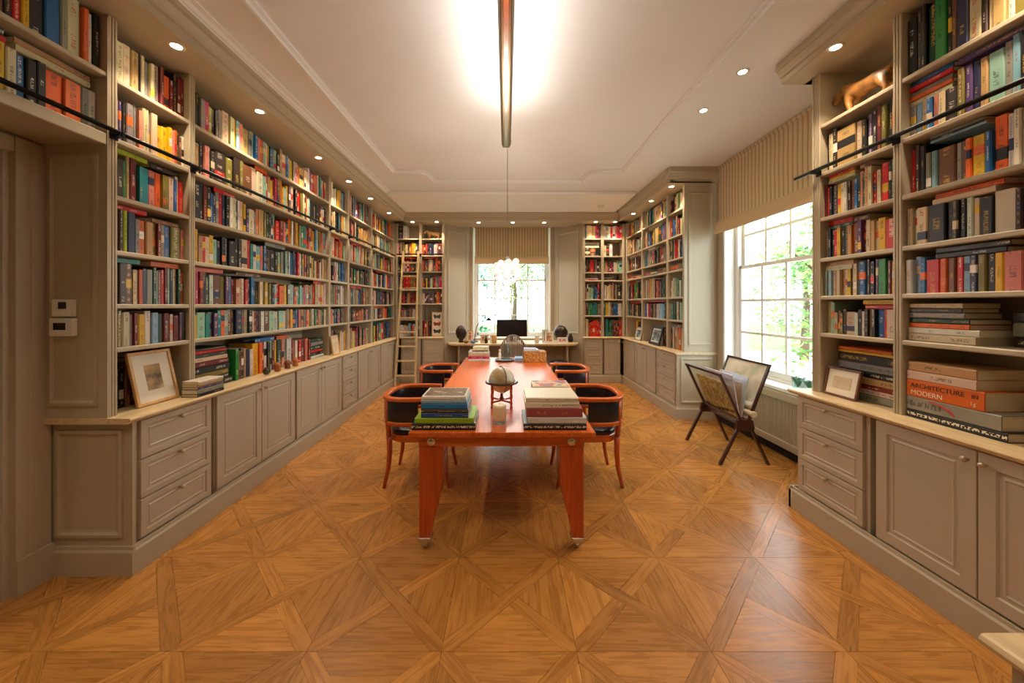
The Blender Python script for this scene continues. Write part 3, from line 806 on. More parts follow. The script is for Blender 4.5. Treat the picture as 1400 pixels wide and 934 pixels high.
bRN = bookcase('RN', 'bookcase', 'grey-beige bookcase with the carved horse and flat art books', bfRN, [1.22, 2.135, 2.685], [SH_N] * 2, c0=0.9, c1=2.80, corn=0.72, depth=0.36, z1=ZN)
# panelled bookcase ends
m = MB(); bxm(m, lambda s, d, z: (s, 2.052 + d, z), -2.625, -2.256, 0.0, 0.0075, ZT, 3.18); m.build('end_board', M['paint'], bL)
m = MB(); raised(m, lambda s, d, z: (s, 2.052 + d, z), -2.585, -2.305, 0.98, 2.40, [(0, 0), (0, -0.010), (0.018, -0.012), (0.03, -0.003), (0.05, -0.001)]); m.build('end_panel', M['paint'], bL)
m = MB(); bxm(m, fe2, 2.416, 2.865, -0.008, -0.0005, ZT, ZC); m.build('end_board', M['paint'], bRF)
m = MB(); raised(m, fe2, 2.47, 2.81, 1.0, 3.08, [(0, -0.008), (0, -0.018), (0.018, -0.020), (0.03, -0.012), (0.05, -0.009)]); m.build('end_panel', M['paint'], bRF)
m = MB(); prof = [(0.0, ZS - 0.003), (0.03, ZS - 0.003), (0.03, ZS + 0.05), (0.05, ZS + 0.06), (0.08, ZS + 0.12), (0.09, ZS + 0.13), (0.09, ZS + 0.16), (0.09, ZC), (0.0, ZC)]
m.prism(prof, lambda p, q, a: (a, 4.93 - p, q), 2.18, 2.865); m.build('end_cornice', M['paint'], bRF)
m = MB(); bxm(m, lambda s, d, z: (s, 2.7105 + d, z), 2.296, 2.865, 0.0, 0.012, ZT, ZC); m.build('end_board', M['paint'], bRN)
m = MB(); bxm(m, lambda s, d, z: (s, d, z), 2.30, 2.865, 2.723, 2.80, ZN, ZC); m.build('end_cornice', M['paint'], bRN)

# iron ladder rails on brackets
def rail(label, fn, s0, s1, z, ups):
    root = thing('ladder_rail', label, 'rail', fn((s0 + s1) / 2, -0.04, z))
    MB().tube([fn(s0, -0.045, z), fn(s1, -0.045, z)], 0.013, 10).build('bar', M['black_metal'], root, smooth=True)
    for u in ups:
        m = MB(); bxm(m, fn, u - 0.02, u + 0.02, -0.008, -0.001, z - 0.035, z + 0.02); m.bar(fn(u, -0.004, z - 0.012), fn(u, -0.05, z - 0.006), 0.022, 0.022)
        m.tube([fn(u, -0.045, z - 0.02), fn(u, -0.045, z + 0.006)], 0.017, 8); m.build('bracket', M['black_metal'], root)
rail('black iron ladder rail along the left book wall and over the door', bfL, 0.70, 7.24, 2.535, [1.0, 2.085, 2.612, 4.65, 5.21, 6.11])
rail('black iron ladder rail behind the ladder', bfF, -2.20, -1.27, 2.572, [-1.735])
rail('black iron ladder rail across the bookcase with the carved horse', bfRN, 1.25, 2.83, 2.53, [2.135, 2.665])
# ------------------------------------------------------------------ books
PAL = {'w': ('white', (226, 220, 208)), 'c': ('cream', (216, 198, 164)), 't': ('tan', (188, 152, 106)), 'y': ('yellow', (222, 178, 48)),
       'Y': ('lime', (168, 184, 40)), 'o': ('orange', (220, 104, 34)), 'r': ('red', (196, 36, 34)), 'R': ('maroon', (112, 28, 30)),
       'p': ('salmon', (214, 134, 118)), 'm': ('magenta', (186, 40, 88)), 'b': ('blue', (34, 98, 158)), 'B': ('navy', (30, 38, 74)),
       's': ('pale-blue', (140, 180, 200)), 'a': ('teal', (36, 132, 130)), 'g': ('green', (44, 130, 62)), 'G': ('dark-green', (26, 66, 44)),
       'k': ('black', (24, 23, 24)), 'K': ('dark-brown', (52, 34, 26)), 'n': ('brown', (116, 74, 48)), 'e': ('grey', (146, 140, 132)),
       'd': ('charcoal', (58, 56, 56)), 'v': ('purple', (86, 58, 104)), 'l': ('olive', (128, 116, 56)), 'q': ('mint', (156, 196, 172))}
ABOVE = 'kKdBRGvnlbaG'
def jit(c, a=0.12):
    l = 0.25 * c[0] + 0.65 * c[1] + 0.1 * c[2]; k = random.uniform(0.74, 0.95)
    return tuple(max(0.003, (l + (v - l) * 1.12) * k * (1 + random.uniform(-a, a))) for v in c)
BOOKS = []      # dicts, sorted later by how large they show
INK_L = lin((232, 222, 196)); INK_D = lin((30, 26, 26)); INK_G = lin((200, 160, 70)); INK_R = lin((170, 30, 30))
PAGE = lin((214, 198, 166))

def add_book(fnkey, s, d, z, code, t, h, dp, lying=False, where='', col=None, force=False, ink=None, band=None, big=False):
    """s: start along the shelf in reading order, d: setback, z: base.  lying books run h along s and t upwards"""
    BOOKS.append(dict(k=fnkey, s=s, d=d, z=z, c=code, t=t, h=h, dp=dp, ly=lying, wh=where, col=col or jit(lin(PAL[code][1])),
                      ink=ink, band=band, force=force, nb=None, seed=random.random(), big=big))
    return BOOKS[-1]

SIDE = {'L': ('L', -2.258), 'B': ('L', -2.258), 'FL': ('F', 7.35), 'FR': ('F', 7.35), 'RF': ('R', 2.42), 'RN': ('R', 2.30)}
def book_mat(b):
    side, X = b['pl'] if 'pl' in b else SIDE[b['k']]
    if side == 'L': return Matrix.Translation((X - b['d'], b['s'], b['z'])) @ Matrix.Rotation(PI / 2, 4, 'Z')
    if side == 'R': return Matrix.Translation((X + b['d'], b['s'], b['z'])) @ Matrix.Rotation(-PI / 2, 4, 'Z')
    if side == 'T': return Matrix.Translation((b['s'], b['d'], b['z'])) @ Matrix.Rotation(X, 4, 'Z')
    return Matrix.Translation((b['s'], X + b['d'], b['z']))

def toks(s):
    """'w1 k2' -> [('w',1),('k',2)]"""
    return [(a[0], float(a[1:] or 1)) for a in s.split()]
RNDPAL = 'wwwccccctttyyoorrrRRRpmbbBBsaagGGkkkkkKKnneeddvlqq'
def rnd_toks(L):
    out = []; x = 0; last = ''
    while x < L:
        c = random.choice(RNDPAL)
        t = random.choice((1, 1, 1, 1.3, 1.3, 1.7, 2.2))
        run = random.choice((1, 1, 1, 1, 1, 2, 3))
        for _ in range(run): out.append((c, t)); x += t * 0.0235
    return out

ORD = ['top', 'second', 'third', 'fourth', 'fifth', 'sixth', 'lowest']
BAYN = {('L', 0): 'narrow door-side bay', ('L', 1): 'wide bay', ('L', 2): 'slim bay', ('L', 3): 'fourth bay', ('L', 4): 'ladder-side bay',
        ('B', 0): 'above the door', ('RN', 1): 'horse bay', ('RN', 0): 'art-book bay', ('RF', 0): 'rack-side bay'}

def row(key, bay, r, spec=None, lie=(), frac=(0, 1), fill=1.0, hr=(0.66, 0.93), sb=None):
    """one shelf of standing books (r counts shelves from the top) with flat books laid on top of them.
    lie: (frac0, frac1, 'codes bottom to top')"""
    fn, ups, shelves, depth, root = CASES[key]
    zs = [z for z in shelves[bay]]
    zz = zs + [2.52 if key == 'B' else ZT]
    tops = [ZN if key == 'RN' else ZS] + [z - 0.028 for z in zs]
    z = zz[r]; H = tops[r] - z
    a, b = ups[bay] + 0.028, (2.049 if key == 'B' else ups[bay + 1] - 0.028)
    rev = SIDE[key][0] == 'R'
    L0 = b - a; L = L0 * (frac[1] - frac[0])
    tk = toks(spec) if isinstance(spec, str) else (rnd_toks(L) if spec is None else spec)
    tot = sum(t for c, t in tk)
    unit = L * fill / tot if isinstance(spec, str) or spec is None else 0.0235
    where = '%s shelf, %s' % (ORD[min(r, 6)], BAYN.get((key, bay), 'far bay'))
    pos = L0 * frac[0]; made = []
    hbase = random.uniform(*hr)
    setb = sb or random.uniform(0.03, 0.055)
    for i, (c, t) in enumerate(tk):
        th = t * unit
        fc = (pos + th / 2) / L0
        cover = [l for l in lie if l[0] - 0.02 < fc < l[1] + 0.02]
        if random.random() < 0.25: hbase = random.uniform(*hr)
        h = H * min(0.95, max(0.5, hbase + random.uniform(-0.05, 0.05)))
        if cover:
            lt = 0.026 * len(cover[0][2]) * 1.0
            h = min(h, H - lt - 0.014); h = max(h, H - lt - 0.05)
        s = (b - pos) if rev else (a + pos)
        bk = add_book(key, s, setb + random.uniform(-0.012, 0.012), z + 0.0006, c, th - 0.0009, h, min(depth - 0.03 - setb, h * 0.74), where=where)
        if random.random() < 0.3: bk['band'] = (random.uniform(0.1, 0.6), random.choice('wcrkyBo'))
        made.append((fc, bk)); pos += th
    for f0, f1, codes in lie:
        und = [k['h'] for fc, k in made if f0 - 0.03 < fc < f1 + 0.03]
        zt = z + 0.001 + (max(und) if und else 0.0) + 0.0006
        left = H - (zt - z) - 0.004
        t1 = min(0.034, left / len(codes))
        for j, c in enumerate(codes):
            ln = (f1 - f0) * L0 * random.uniform(0.93, 1.0)
            s = (b - f0 * L0) if rev else (a + f0 * L0)
            add_book(key, s, setb + random.uniform(0.0, 0.02), zt, c, t1 - 0.0006, max(0.05, ln), 0.17, True, where=where)
            zt += t1
    for i in range(len(made)):
        made[i][1]['nb'] = (made[i - 1][1]['c'] if i else None, made[i + 1][1]['c'] if i + 1 < len(made) else None)

def stack(pl, s, d, z, items, where, gap=0.0004, rot=0.0):
    """a pile of flat books: items (code, thick, length, depth, ds)"""
    out = []
    for it in items:
        c, t, ln, dp, ds = it[:5]
        b = add_book('X', s + (ds if pl[0] != 'R' else -ds), d, z, c, t, ln, dp, True, where=where, force=True)
        b['pl'] = pl; z += t + gap; out.append(b)
    for i, b in enumerate(out):
        b['st'] = (out[i - 1]['c'] if i else None, out[i + 1]['c'] if i + 1 < len(out) else None)
    return out

# -- long wall, narrow bay by the door
row('L', 0, 0, 'p1 c2 c2 t2 k1 c1 e1 c1 e2 R1 o2 R1 k1 R1 R1', hr=(0.72, 0.86))
row('L', 0, 1, 'k1 e1 v1 k1 e2 e1 p1 c2 e1 c2 y2 y2 y1 p1 o1 K1 n1 w1', hr=(0.68, 0.86))
row('L', 0, 2, 'w1 K2 g1 t1 R2 a1 a2 p2 o2 l1 l1 c2 b1 c1 r2', [(0, 0.5, 'Y'), (0.52, 0.98, 'K')])
row('L', 0, 3, 't1 m1 K1 Y1 B2 e1 o2 t2 l1 R1 e1 b2 l3 p1', [(0.02, 0.5, 'r'), (0.54, 0.95, 'n')])
row('L', 0, 4, 'R1 a1 K2 n2 c1 e1 o1 B1 e2 G1 q1 R1 r1 R1 q1 B1 c1 G1 o1', [(0.02, 0.4, 'a'), (0.52, 0.98, 'o')])
row('L', 0, 5, 'G1 l1 c1 c2 e1 R1 y2 w2 s2 G2 R2 c1 R2 v1 k1', hr=(0.78, 0.9))
row('L', 0, 6, 'r1 R2 K1 k1 n1 R1 K1 w1 k1 w2 R1 c1', [(0.55, 0.97, 'rR')], hr=(0.6, 0.7), sb=0.135)
# -- above the door
row('B', 0, 0, 'k1 c2 b1 w1 e2 k2 r1 c1 B2 w1 y1 k1 o2 w2 g1 e1 r1 c2 o1 r2 a2 n3 k1 r1 y1 k2 b2 e1 c2 o1 w1 k1', hr=(0.86, 0.95))
row('B', 0, 1, 'w1 k2 B1 c2 r1 e1 k1 c1 G1 w1 b1 y1 n1 e1 k2 s1 e1 g1 c1 g2 w1 B1 y1 c1 b1 k1 k1 o2 o2 e1 w1', [(0.5, 0.74, 'rd'), (0.76, 0.985, 'ct')], hr=(0.66, 0.74))
# -- wide bay
row('L', 1, 0, 'Y1 k1 e1 m1 Y1 k1 K1 e1 c2 c1 y1 s1 p1 t2 e1 q1 b1 p1 o1 q1 w1 y1 b1 e1 q1 k1 t1 c2 b1 w1 y1 e1 m1 q1 o1 t2 c1 c1 w1 v1 m2 o2 w1 a1 k1 c1 r1 w1', hr=(0.62, 0.78))
row('L', 1, 1, 'p1 t1 k1 p1 k1 k1 K3 l2 K2 l1 n3 c2 c2 q1 r1 t1 y1 R1 m1 l1 o1 y1 s1 y1 v1 c1 n1 k1 r2 l1 c1 k1 o1 w1 q1 k2 e1 k2 R1 c1 b1 w1 k1', [(0.34, 0.43, 'o')])
row('L', 1, 2, 'w1 k2 k1 R1 k1 b1 B1 e1 r1 B1 k1 w1 c1 G1 w1 c1 y1 v1 c2 e1 p1 t2 k1 l1 G1 k1 B1 q1 r2 R2 p1 b1 G1 o1 w1 v1 n1 y2 e1 g1 a2 o1 r1 p1 o2 y1 b1 q1 c1 k1 y1 p1 v1 s1', [(0.12, 0.24, 'r')])
row('L', 1, 3, 'r1 y1 t1 r1 c1 y1 q1 B1 k1 k1 k2 k1 K1 c2 r1 a1 w1 s2 p1 b1 k1 n1 k2 K1 q1 e1 k1 q1 k1 w1 b1 B1 v1 r1 w1 k1 t1 p1 n1 G1 c1 y1 k1 c1 o1 R1 w1 k1 c1 t1', [(0.42, 0.58, 'e')])
row('L', 1, 4, 'R1 m1 R1 k1 G1 w1 n2 l1 v1 b1 R1 p1 t1 w1 r1 G1 b1 k1 k1 c1 e1 y1 w1 l1 B1 q1 r1 o2 y1 k1 e1 q2 r1 t1 a1 q1 e1 m1 q1 p1 n1 e1 l1 r1 t2 w1 y2 c1 w1', [(0.01, 0.18, 'p'), (0.24, 0.4, 'n'), (0.86, 0.96, 'r')])
row('L', 1, 5, 'y1 q2 a1 e1 v1 a1 o1 q1 n1 k1 B2 l1 c1 k1 c1 R1 v1 w1 n2 q2 w2 q2 c1 e1 c1 y1 B2 b1 p1 t1 R1 q1 p1 y1 e1 c1 n1 g1 R1 t1 l1 G1 c1 w1', hr=(0.78, 0.92))
row('L', 1, 6, 'g1 R1 k1 t1 B1 w1 y2 o1 R1 w1 k1 q1 R1 y1 G2 p1 e1 w2 R1 p1 w1 R1 r1 R2 p1 o1 R1', [(0.36, 0.5, 'b'), (0.52, 0.62, 'o')], frac=(0.22, 0.82), hr=(0.62, 0.78))
# -- the remaining bays
for bay in (2, 3, 4):
    for r in range(7):
        lie = [(random.uniform(0.05, 0.3), random.uniform(0.5, 0.8), random.choice('rRoncekGb'))] if random.random() < 0.35 else []
        row('L', bay, r, None, lie, frac=(0.0, 0.97))
for bay in (0, 1):
    for r in range(7 if bay == 0 else 6):
        if (bay, r) in ((1, 0),): continue
        if (bay, r) == (0, 0): row('FL', 0, 0, 'k3 w2', [], frac=(0.0, 0.4)); continue
        if (bay, r) == (1, 5): row('FL', 1, 5, 'k1 r1 n1 t1 R1 k1', frac=(0, 0.42), hr=(0.34, 0.42)); continue
        row('FL', bay, r, None, [(0.1, 0.8, 'r')] if r in (2,) else [])
FRR = {(0, 0): 'b1 c1 c2 t1 c1 m1 R1 v1', (1, 0): 'w1 e1 w1 r1 w1 p1 m1 r1', (1, 1): 'c1 k1 w1', (0, 2): 'k1 R1 k1 r2 R1 e1 k1 K1'}
for bay in (0, 1):
    for r in range(7):
        if r == 3: continue
        if (bay, r) == (0, 1): row('FR', 0, 1, 'K2 n2 k2', [(0.02, 0.95, 'wewn')], hr=(0.2, 0.3)); continue
        row('FR', bay, r, FRR.get((bay, r)), fill=0.5 if (bay, r) == (1, 1) else 1.0)
        if r == 2 and bay == 1: pass
for bay in (0, 1, 2):
    for r in range(7):
        if r == 3:
            fnl = 'RF'
            continue
        if r == 6 and bay == 1: row('RF', 1, 6, 'k1 R1 k1 n1', frac=(0.75, 0.98)); continue
        if r == 6 and bay == 2: row('RF', 2, 6, 'r1 y1 k2 e1', frac=(0.5, 0.95)); continue
        lie = [(random.uniform(0.02, 0.2), random.uniform(0.5, 0.9), random.choice(['rR', 'ew', 'n', 'k', 'ec']))] if random.random() < 0.6 else []
        row('RF', bay, r, None, lie)
# thin shelf row of flat piles (far corner)
for key, bays in (('FR', (0, 1)), ('RF', (0, 1, 2))):
    for bay in bays:
        fn, ups, shelves, depth, root = CASES[key]
        z = shelves[bay][3]; a, b = ups[bay] + 0.03, ups[bay + 1] - 0.03; x = 0
        while x < b - a - 0.2:
            ln = random.uniform(0.2, 0.3); zz = z + 0.0006
            for j in range(random.choice((2, 3, 4))):
                t = random.uniform(0.018, 0.03)
                s = (b - x) if SIDE[key][0] == 'R' else a + x
                add_book(key, s, 0.03, zz, random.choice('rRknwecoK'), t, min(ln, b - a - x) - 0.01, 0.2, True, where='flat pile'); zz += t + 0.0005
            x += ln
# -- bookcase with the horse (reading order runs towards the camera)
row('RN', 1, 1, 'k1 c1 K1 t4 c1 k1 v1 k1 R1 l1 k1 t1', hr=(0.7, 0.86))
row('RN', 1, 2, 'R1 r1 k1 B2 y1 c1 w1 K1 n1 b1 G1 p1 G1 t1 c1 r1 c1 r2 k1 G1 k1', [(0.05, 0.46, 'cyr'), (0.5, 0.68, 'n')])
row('RN', 1, 3, 'c1 k1 k1 r1 y1 k1 G1 t1 o1 n1 v1 R1 c1 t1 c1 y2 r3', [(0.0, 0.38, 'Gr'), (0.4, 0.6, 'n')])
row('RN', 1, 4, 'e1 s1 c1 R1 c1 t1 c1 y1 K1 c1 b2 K1 k1 v1 g2 R1 y2', [(0.0, 0.42, 'ct')])
row('RN', 1, 5, 'c2 q1 c1 n1 l1 K1 c3 w1 k1 w1 k1 t1 k1 b2 r1 c3', [(0.55, 0.98, 'ry')])
row('RN', 0, 0, 'k2 d1 k1 G2 g2 k1 n1 B2 c2 K1 c1 t2 c1 l2 e1 w1 G2 w3 e1 k2 c2 r1 w2 k1', hr=(0.8, 0.95))
row('RN', 0, 1, 'e1 s1 c1 b1 p1 c1 K2 l1 v1 B1 t1 q2 e1 s1 k1 e2 k2 y1 c2 a1 w1 k1 r1 c2', [(0.0, 0.24, 'coerb'), (0.26, 0.56, 'v')], hr=(0.66, 0.84))
row('RN', 0, 2, 'r1 K1 k1 e1 s1 n3 e1 n1 o1 y2 b1 o2 w1 w1 e2 R1 G2 c3 r1 c1 c2 c1 k2 e1', [(0.1, 0.38, 'ske'), (0.62, 0.9, 'oew')], hr=(0.68, 0.9))
row('RN', 0, 3, 'c1 w1 c2 k3 k1 d1 k1 w1 c1 k2 c3 K1 k1 o2 n1 w1 e1 w2 b3 y2 w1 r1', [(0.14, 0.46, 'co')], hr=(0.72, 0.9))
row('RN', 0, 4, 'w1 s1 b1 r2 o1 n1 r1 s1 B1 l1 k1 y1 p2 k1 r1 c3 R4 b2 e1', [(0.16, 0.5, 'kd'), (0.66, 0.9, 't')], hr=(0.74, 0.86))
fnRN = ('R', 2.30)
zN5 = SH_N[5] + 0.0006
stack(fnRN, 2.105, 0.035, zN5, [('c', 0.042, 0.30, 0.24, 0), ('w', 0.034, 0.315, 0.24, 0), ('o', 0.026, 0.27, 0.22, 0.005), ('G', 0.028, 0.27, 0.22, 0.005), ('e', 0.03, 0.25, 0.2, 0.005), ('d', 0.024, 0.24, 0.2, 0.005), ('c', 0.026, 0.245, 0.2, 0.005)], 'pile above the orange art book')
stack(fnRN, 1.76, 0.16, zN5, [('K', 0.05, 0.28, 0.15, 0), ('e', 0.07, 0.27, 0.14, 0), ('d', 0.05, 0.25, 0.13, 0)], 'dim pile set back beside grey books')
ART = stack(fnRN, 2.10, 0.02, ZT + 0.0006, [('k', 0.045, 0.42, 0.28, 0.0), ('e', 0.075, 0.40, 0.28, 0.0), ('o', 0.095, 0.34, 0.27, 0.0), ('c', 0.05, 0.31, 0.26, 0.0), ('t', 0.052, 0.30, 0.25, 0.01)], 'pile of big art books')
stack(fnRN, 2.62, 0.10, ZT + 0.0006, [('e', 0.05, 0.42, 0.2, 0), ('c', 0.03, 0.44, 0.2, 0.0), ('R', 0.03, 0.42, 0.2, 0.01), ('t', 0.045, 0.42, 0.2, 0.0), ('k', 0.04, 0.40, 0.2, 0.01), ('e', 0.05, 0.42, 0.2, 0.0), ('k', 0.06, 0.40, 0.2, 0), ('y', 0.02, 0.38, 0.2, 0), ('o', 0.02, 0.36, 0.2, 0)], 'pile behind the small brown picture frame')
# piles on the left worktop
stack(('L', -2.135), 2.515, 0.0, ZT + 0.0006, [('k', 0.02, 0.23, 0.118, 0), ('e', 0.03, 0.23, 0.118, 0), ('v', 0.018, 0.22, 0.116, 0.004), ('t', 0.018, 0.22, 0.116, 0), ('w', 0.02, 0.22, 0.116, 0.004)], 'low pile beside the oak frame')
stack(('L', -2.258), 2.655, 0.05, ZT + 0.0006, [('k', 0.05, 0.40, 0.24, 0.0), ('d', 0.03, 0.36, 0.22, 0), ('l', 0.036, 0.36, 0.22, 0), ('k', 0.05, 0.37, 0.22, 0), ('R', 0.04, 0.36, 0.22, 0), ('c', 0.03, 0.35, 0.22, 0), ('d', 0.03, 0.34, 0.22, 0), ('r', 0.022, 0.34, 0.22, 0), ('k', 0.02, 0.33, 0.22, 0)], 'tall flat pile in the wide bay')
stack(('L', -2.258), 4.29, 0.05, ZT + 0.0006, [('w', 0.03, 0.3, 0.22, 0.0), ('k', 0.04, 0.28, 0.22, 0), ('r', 0.03, 0.27, 0.22, 0), ('G', 0.05, 0.28, 0.22, 0), ('e', 0.04, 0.28, 0.22, 0), ('G', 0.04, 0.27, 0.22, 0)], 'dark pile ending the wide bay')
# piles on the table
ZTAB = 0.7556
TBL = [('k', 0.041, 0.405, 0.30, 0.0), ('Y', 0.036, 0.375, 0.29, 0.02), ('B', 0.030, 0.30, 0.25, 0.06), ('K', 0.024, 0.30, 0.25, 0.06), ('b', 0.036, 0.295, 0.25, 0.06), ('s', 0.022, 0.29, 0.25, 0.06), ('w', 0.024, 0.28, 0.24, 0.065)]
tl_ = stack(('T', 0.0), -0.60, 2.30, ZTAB, TBL, 'table pile with the lime book')
TBR = [('k', 0.040, 0.40, 0.32, 0.0), ('w', 0.042, 0.37, 0.30, 0.03), ('R', 0.056, 0.355, 0.29, 0.02), ('c', 0.036, 0.345, 0.28, 0.01), ('c', 0.03, 0.335, 0.28, 0.015)]
tr_ = stack(('T', 0.0), 0.11, 2.30, ZTAB, TBR, 'table pile with the mauve book')
tr_[2]['col'] = lin((164, 76, 82))
for k, c in zip(range(7), ((26, 24, 24), (146, 190, 36), (30, 84, 150), (76, 48, 28), (40, 128, 196), (150, 196, 216), (236, 232, 224))): tl_[k]['col'] = lin(c)
for k, c in zip((0, 1, 3, 4), ((22, 21, 22), (214, 214, 212), (238, 230, 206), (232, 224, 200))): tr_[k]['col'] = lin(c)
for b in (tl_[0], tr_[0], ART[0]): b['big'] = True; b['ink'] = INK_L
stack(('T', 0.0), 0.20, 2.72, ZTAB, [('n', 0.05, 0.30, 0.24, 0.0), ('c', 0.06, 0.30, 0.24, 0.0), ('R', 0.02, 0.29, 0.24, 0), ('c', 0.05, 0.285, 0.24, 0.0)], 'second pile behind the mauve book')
stack(('T', 0.0), -0.53, 5.12, ZTAB, [('w', 0.03, 0.30, 0.24, 0.0), ('m', 0.035, 0.29, 0.24, 0.0), ('c', 0.04, 0.29, 0.24, 0), ('w', 0.03, 0.28, 0.24, 0.0), ('k', 0.012, 0.22, 0.2, 0.05), ('c', 0.05, 0.22, 0.2, 0.06)], 'pale pile at the table end')
stack(('T', 0.0), 0.125, 5.08, ZTAB, [('s', 0.05, 0.11, 0.18, 0)], 'by the woven basket at the desk end of the table')

def book_ext(b):
    if b['ly']: return (b['h'], b['dp'], b['t'])
    return (b['t'], b['dp'], b['h'])

def ink_of(b):
    if b['ink']: return b['ink']
    r = random.random(); c = b['col']; lum = 0.2 * c[0] + 0.7 * c[1] + 0.1 * c[2]
    if lum < 0.16: return INK_G if r < 0.3 else INK_L
    return INK_R if r < 0.2 else INK_D

def cover_geo(b, simple_box):
    """returns (verts, faces, face colour rgba, face uv lists) in local axes"""
    t, h, dp = b['t'], b['h'], b['dp']; col = b['col']
    hs = [0.0, h]; bandcol = None
    if b['band']:
        f, c = b['band']; hs = [0.0, h * f, h * (f + 0.22), h]; bandcol = lin(PAL[c][1])
    V = []; F = []; CO = []; UV = []
    def P(T, D, H): return (H, D, T) if b['ly'] else (T, D, H)
    if simple_box:
        n = len(hs)
        for H in hs: V.extend([P(0, 0, H), P(t, 0, H)])
        for i in range(n - 1):
            F.append((2 * i, 2 * i + 1, 2 * i + 3, 2 * i + 2)); CO.append((bandcol if (bandcol and i == 1) else col) + (1.0,))
            UV.append([(0, hs[i] / h), (1, hs[i] / h), (1, hs[i + 1] / h), (0, hs[i + 1] / h)])
        k = len(V); V.extend([P(0, dp, 0), P(t, dp, 0), P(t, dp, h), P(0, dp, h)]); e = 2 * (n - 1)
        for f, pc in (((0, e, k + 3, k), 0), ((1, k + 1, k + 2, e + 1), 0), ((e, e + 1, k + 2, k + 3), 1)):
            F.append(f); CO.append((PAGE if pc else col) + (0.0,)); UV.append([(0, 0)] * 4)
    else:
        bt = min(0.003, t * 0.2); c = min(0.005, t * 0.22)
        pr = [(0, dp), (0, c), (c, 0), (t - c, 0), (t, c), (t, dp), (t - bt, dp), (t - bt, bt + 0.003), (bt, bt + 0.003), (bt, dp)]
        m = len(pr)
        for H in hs: V.extend([P(T, D, H) for T, D in pr])
        for i in range(len(hs) - 1):
            for j in range(m):
                j2 = (j + 1) % m
                F.append((i * m + j, i * m + j2, (i + 1) * m + j2, (i + 1) * m + j))
                sp = j in (1, 2, 3)
                CO.append((bandcol if (bandcol and i == 1 and sp) else col) + ((2.0 if b['big'] else 1.0) if j == 2 else 0.0,))
                UV.append([(0, hs[i] / h), (1, hs[i] / h), (1, hs[i + 1] / h), (0, hs[i + 1] / h)])
        e = (len(hs) - 1) * m
        for o_ in (0, e):
            for f in ((0, 1, 8, 9), (1, 2, 3, 4, 7, 8), (4, 5, 6, 7)):
                F.append(tuple(o_ + i for i in (f if o_ else f[::-1]))); CO.append(col + (0.0,)); UV.append([(0, 0)] * len(f))
    if b['ly']:                       # mirrored axes: flip
        F = [f[::-1] for f in F]; UV = [u[::-1] for u in UV]
    return V, F, CO, UV

def book_mesh(name, V, F, CO, UV, INK):
    me = bpy.data.meshes.new(name); me.from_pydata(V, [], F)
    uvl = me.uv_layers.new(name='spine'); ca = me.attributes.new('cover', 'FLOAT_COLOR', 'CORNER'); ia = me.attributes.new('ink', 'FLOAT_COLOR', 'CORNER')
    fu, fc, fi = [], [], []
    for f, c, u, k in zip(F, CO, UV, INK):
        for uv in u: fu.extend(uv); fc.extend(c); fi.extend(k)
    uvl.data.foreach_set('uv', fu); ca.data.foreach_set('color', fc); ia.data.foreach_set('color', fi)
    me.materials.append(M['book'])
    return me

def spine_pix(b):
    m = book_mat(b); x, y, z = book_ext(b)
    return pix_area([m @ Vector(p) for p in ((0, 0, 0), (x, 0, 0), (x, 0, z), (0, 0, z))])
for b in BOOKS: b['px'] = spine_pix(b) + (1e6 if b['force'] and spine_pix(b) > 30 else 0)
BOOKS.sort(key=lambda b: -b['px'])
NIND = 300
pages_cache = {}
def size_word(b):
    if b['ly']: return 'flat'
    return 'slim' if b['t'] < 0.019 else ('thick' if b['t'] > 0.042 else '')
for b in BOOKS[:NIND]:
    V, F, CO, UV = cover_geo(b, False)
    k = ink_of(b) + (b['seed'],)
    me = book_mesh('book', V, F, CO, UV, [k] * len(F))
    o = bpy.data.objects.new('book', me); C.objects.link(o)
    o.matrix_world = book_mat(b); b['obj'] = o
    t, h, dp = b['t'], b['h'], b['dp']; bt = min(0.003, t * 0.2)
    ext = ((bt, t - bt), (bt + 0.003, dp - 0.004), (0.003, h - 0.003))
    pm = MB()
    if b['ly']: pm.box(ext[2][0], ext[2][1], ext[1][0], ext[1][1], ext[0][0], ext[0][1])
    else: pm.box(ext[0][0], ext[0][1], ext[1][0], ext[1][1], ext[2][0], ext[2][1])
    po = pm.build('pages', M['pages']); po.parent = o
    name = PAL[b['c']][0]; sw = size_word(b)
    if b.get('st') is not None:
        lo, hi = b['st']
        rel = ('between %s and %s ones in the ' % (PAL[lo][0], PAL[hi][0])) if lo and hi else ('at the bottom of the ' if not lo and hi else ('on top of the ' if lo else 'lying '))
        lab = '%s book %s%s' % (name, rel, b['wh'])
    elif b['ly']:
        lab = 'flat %s book lying on top of others, %s' % (name, b['wh'])
    else:
        n0, n1 = b['nb'] or (None, None)
        if n0 and n1: nb = 'between %s and %s ones' % (PAL[n0][0], PAL[n1][0])
        elif n0 or n1: nb = 'at the row end beside %s' % PAL[n0 or n1][0]
        else: nb = 'standing alone'
        lab = ('%s %s book %s, %s' % (sw, name, nb, b['wh'])).strip()
    tag(o, lab, 'book', 'books: ' + b['wh'])
V, F, CO, UV, K = [], [], [], [], []
for b in BOOKS[NIND:]:
    v, f, c, u = cover_geo(b, True); m = book_mat(b); n = len(V)
    V += [tuple(m @ Vector(p)) for p in v]; F += [tuple(i + n for i in q_) for q_ in f]; CO += c; UV += u
    K += [ink_of(b) + (b['seed'],)] * len(f)
o = bpy.data.objects.new('books', book_mesh('books', V, F, CO, UV, K)); C.objects.link(o)
tag(o, 'rows of assorted smaller-looking books filling the remaining shelves', 'books', kind='stuff')
print('BOOKS', len(BOOKS))

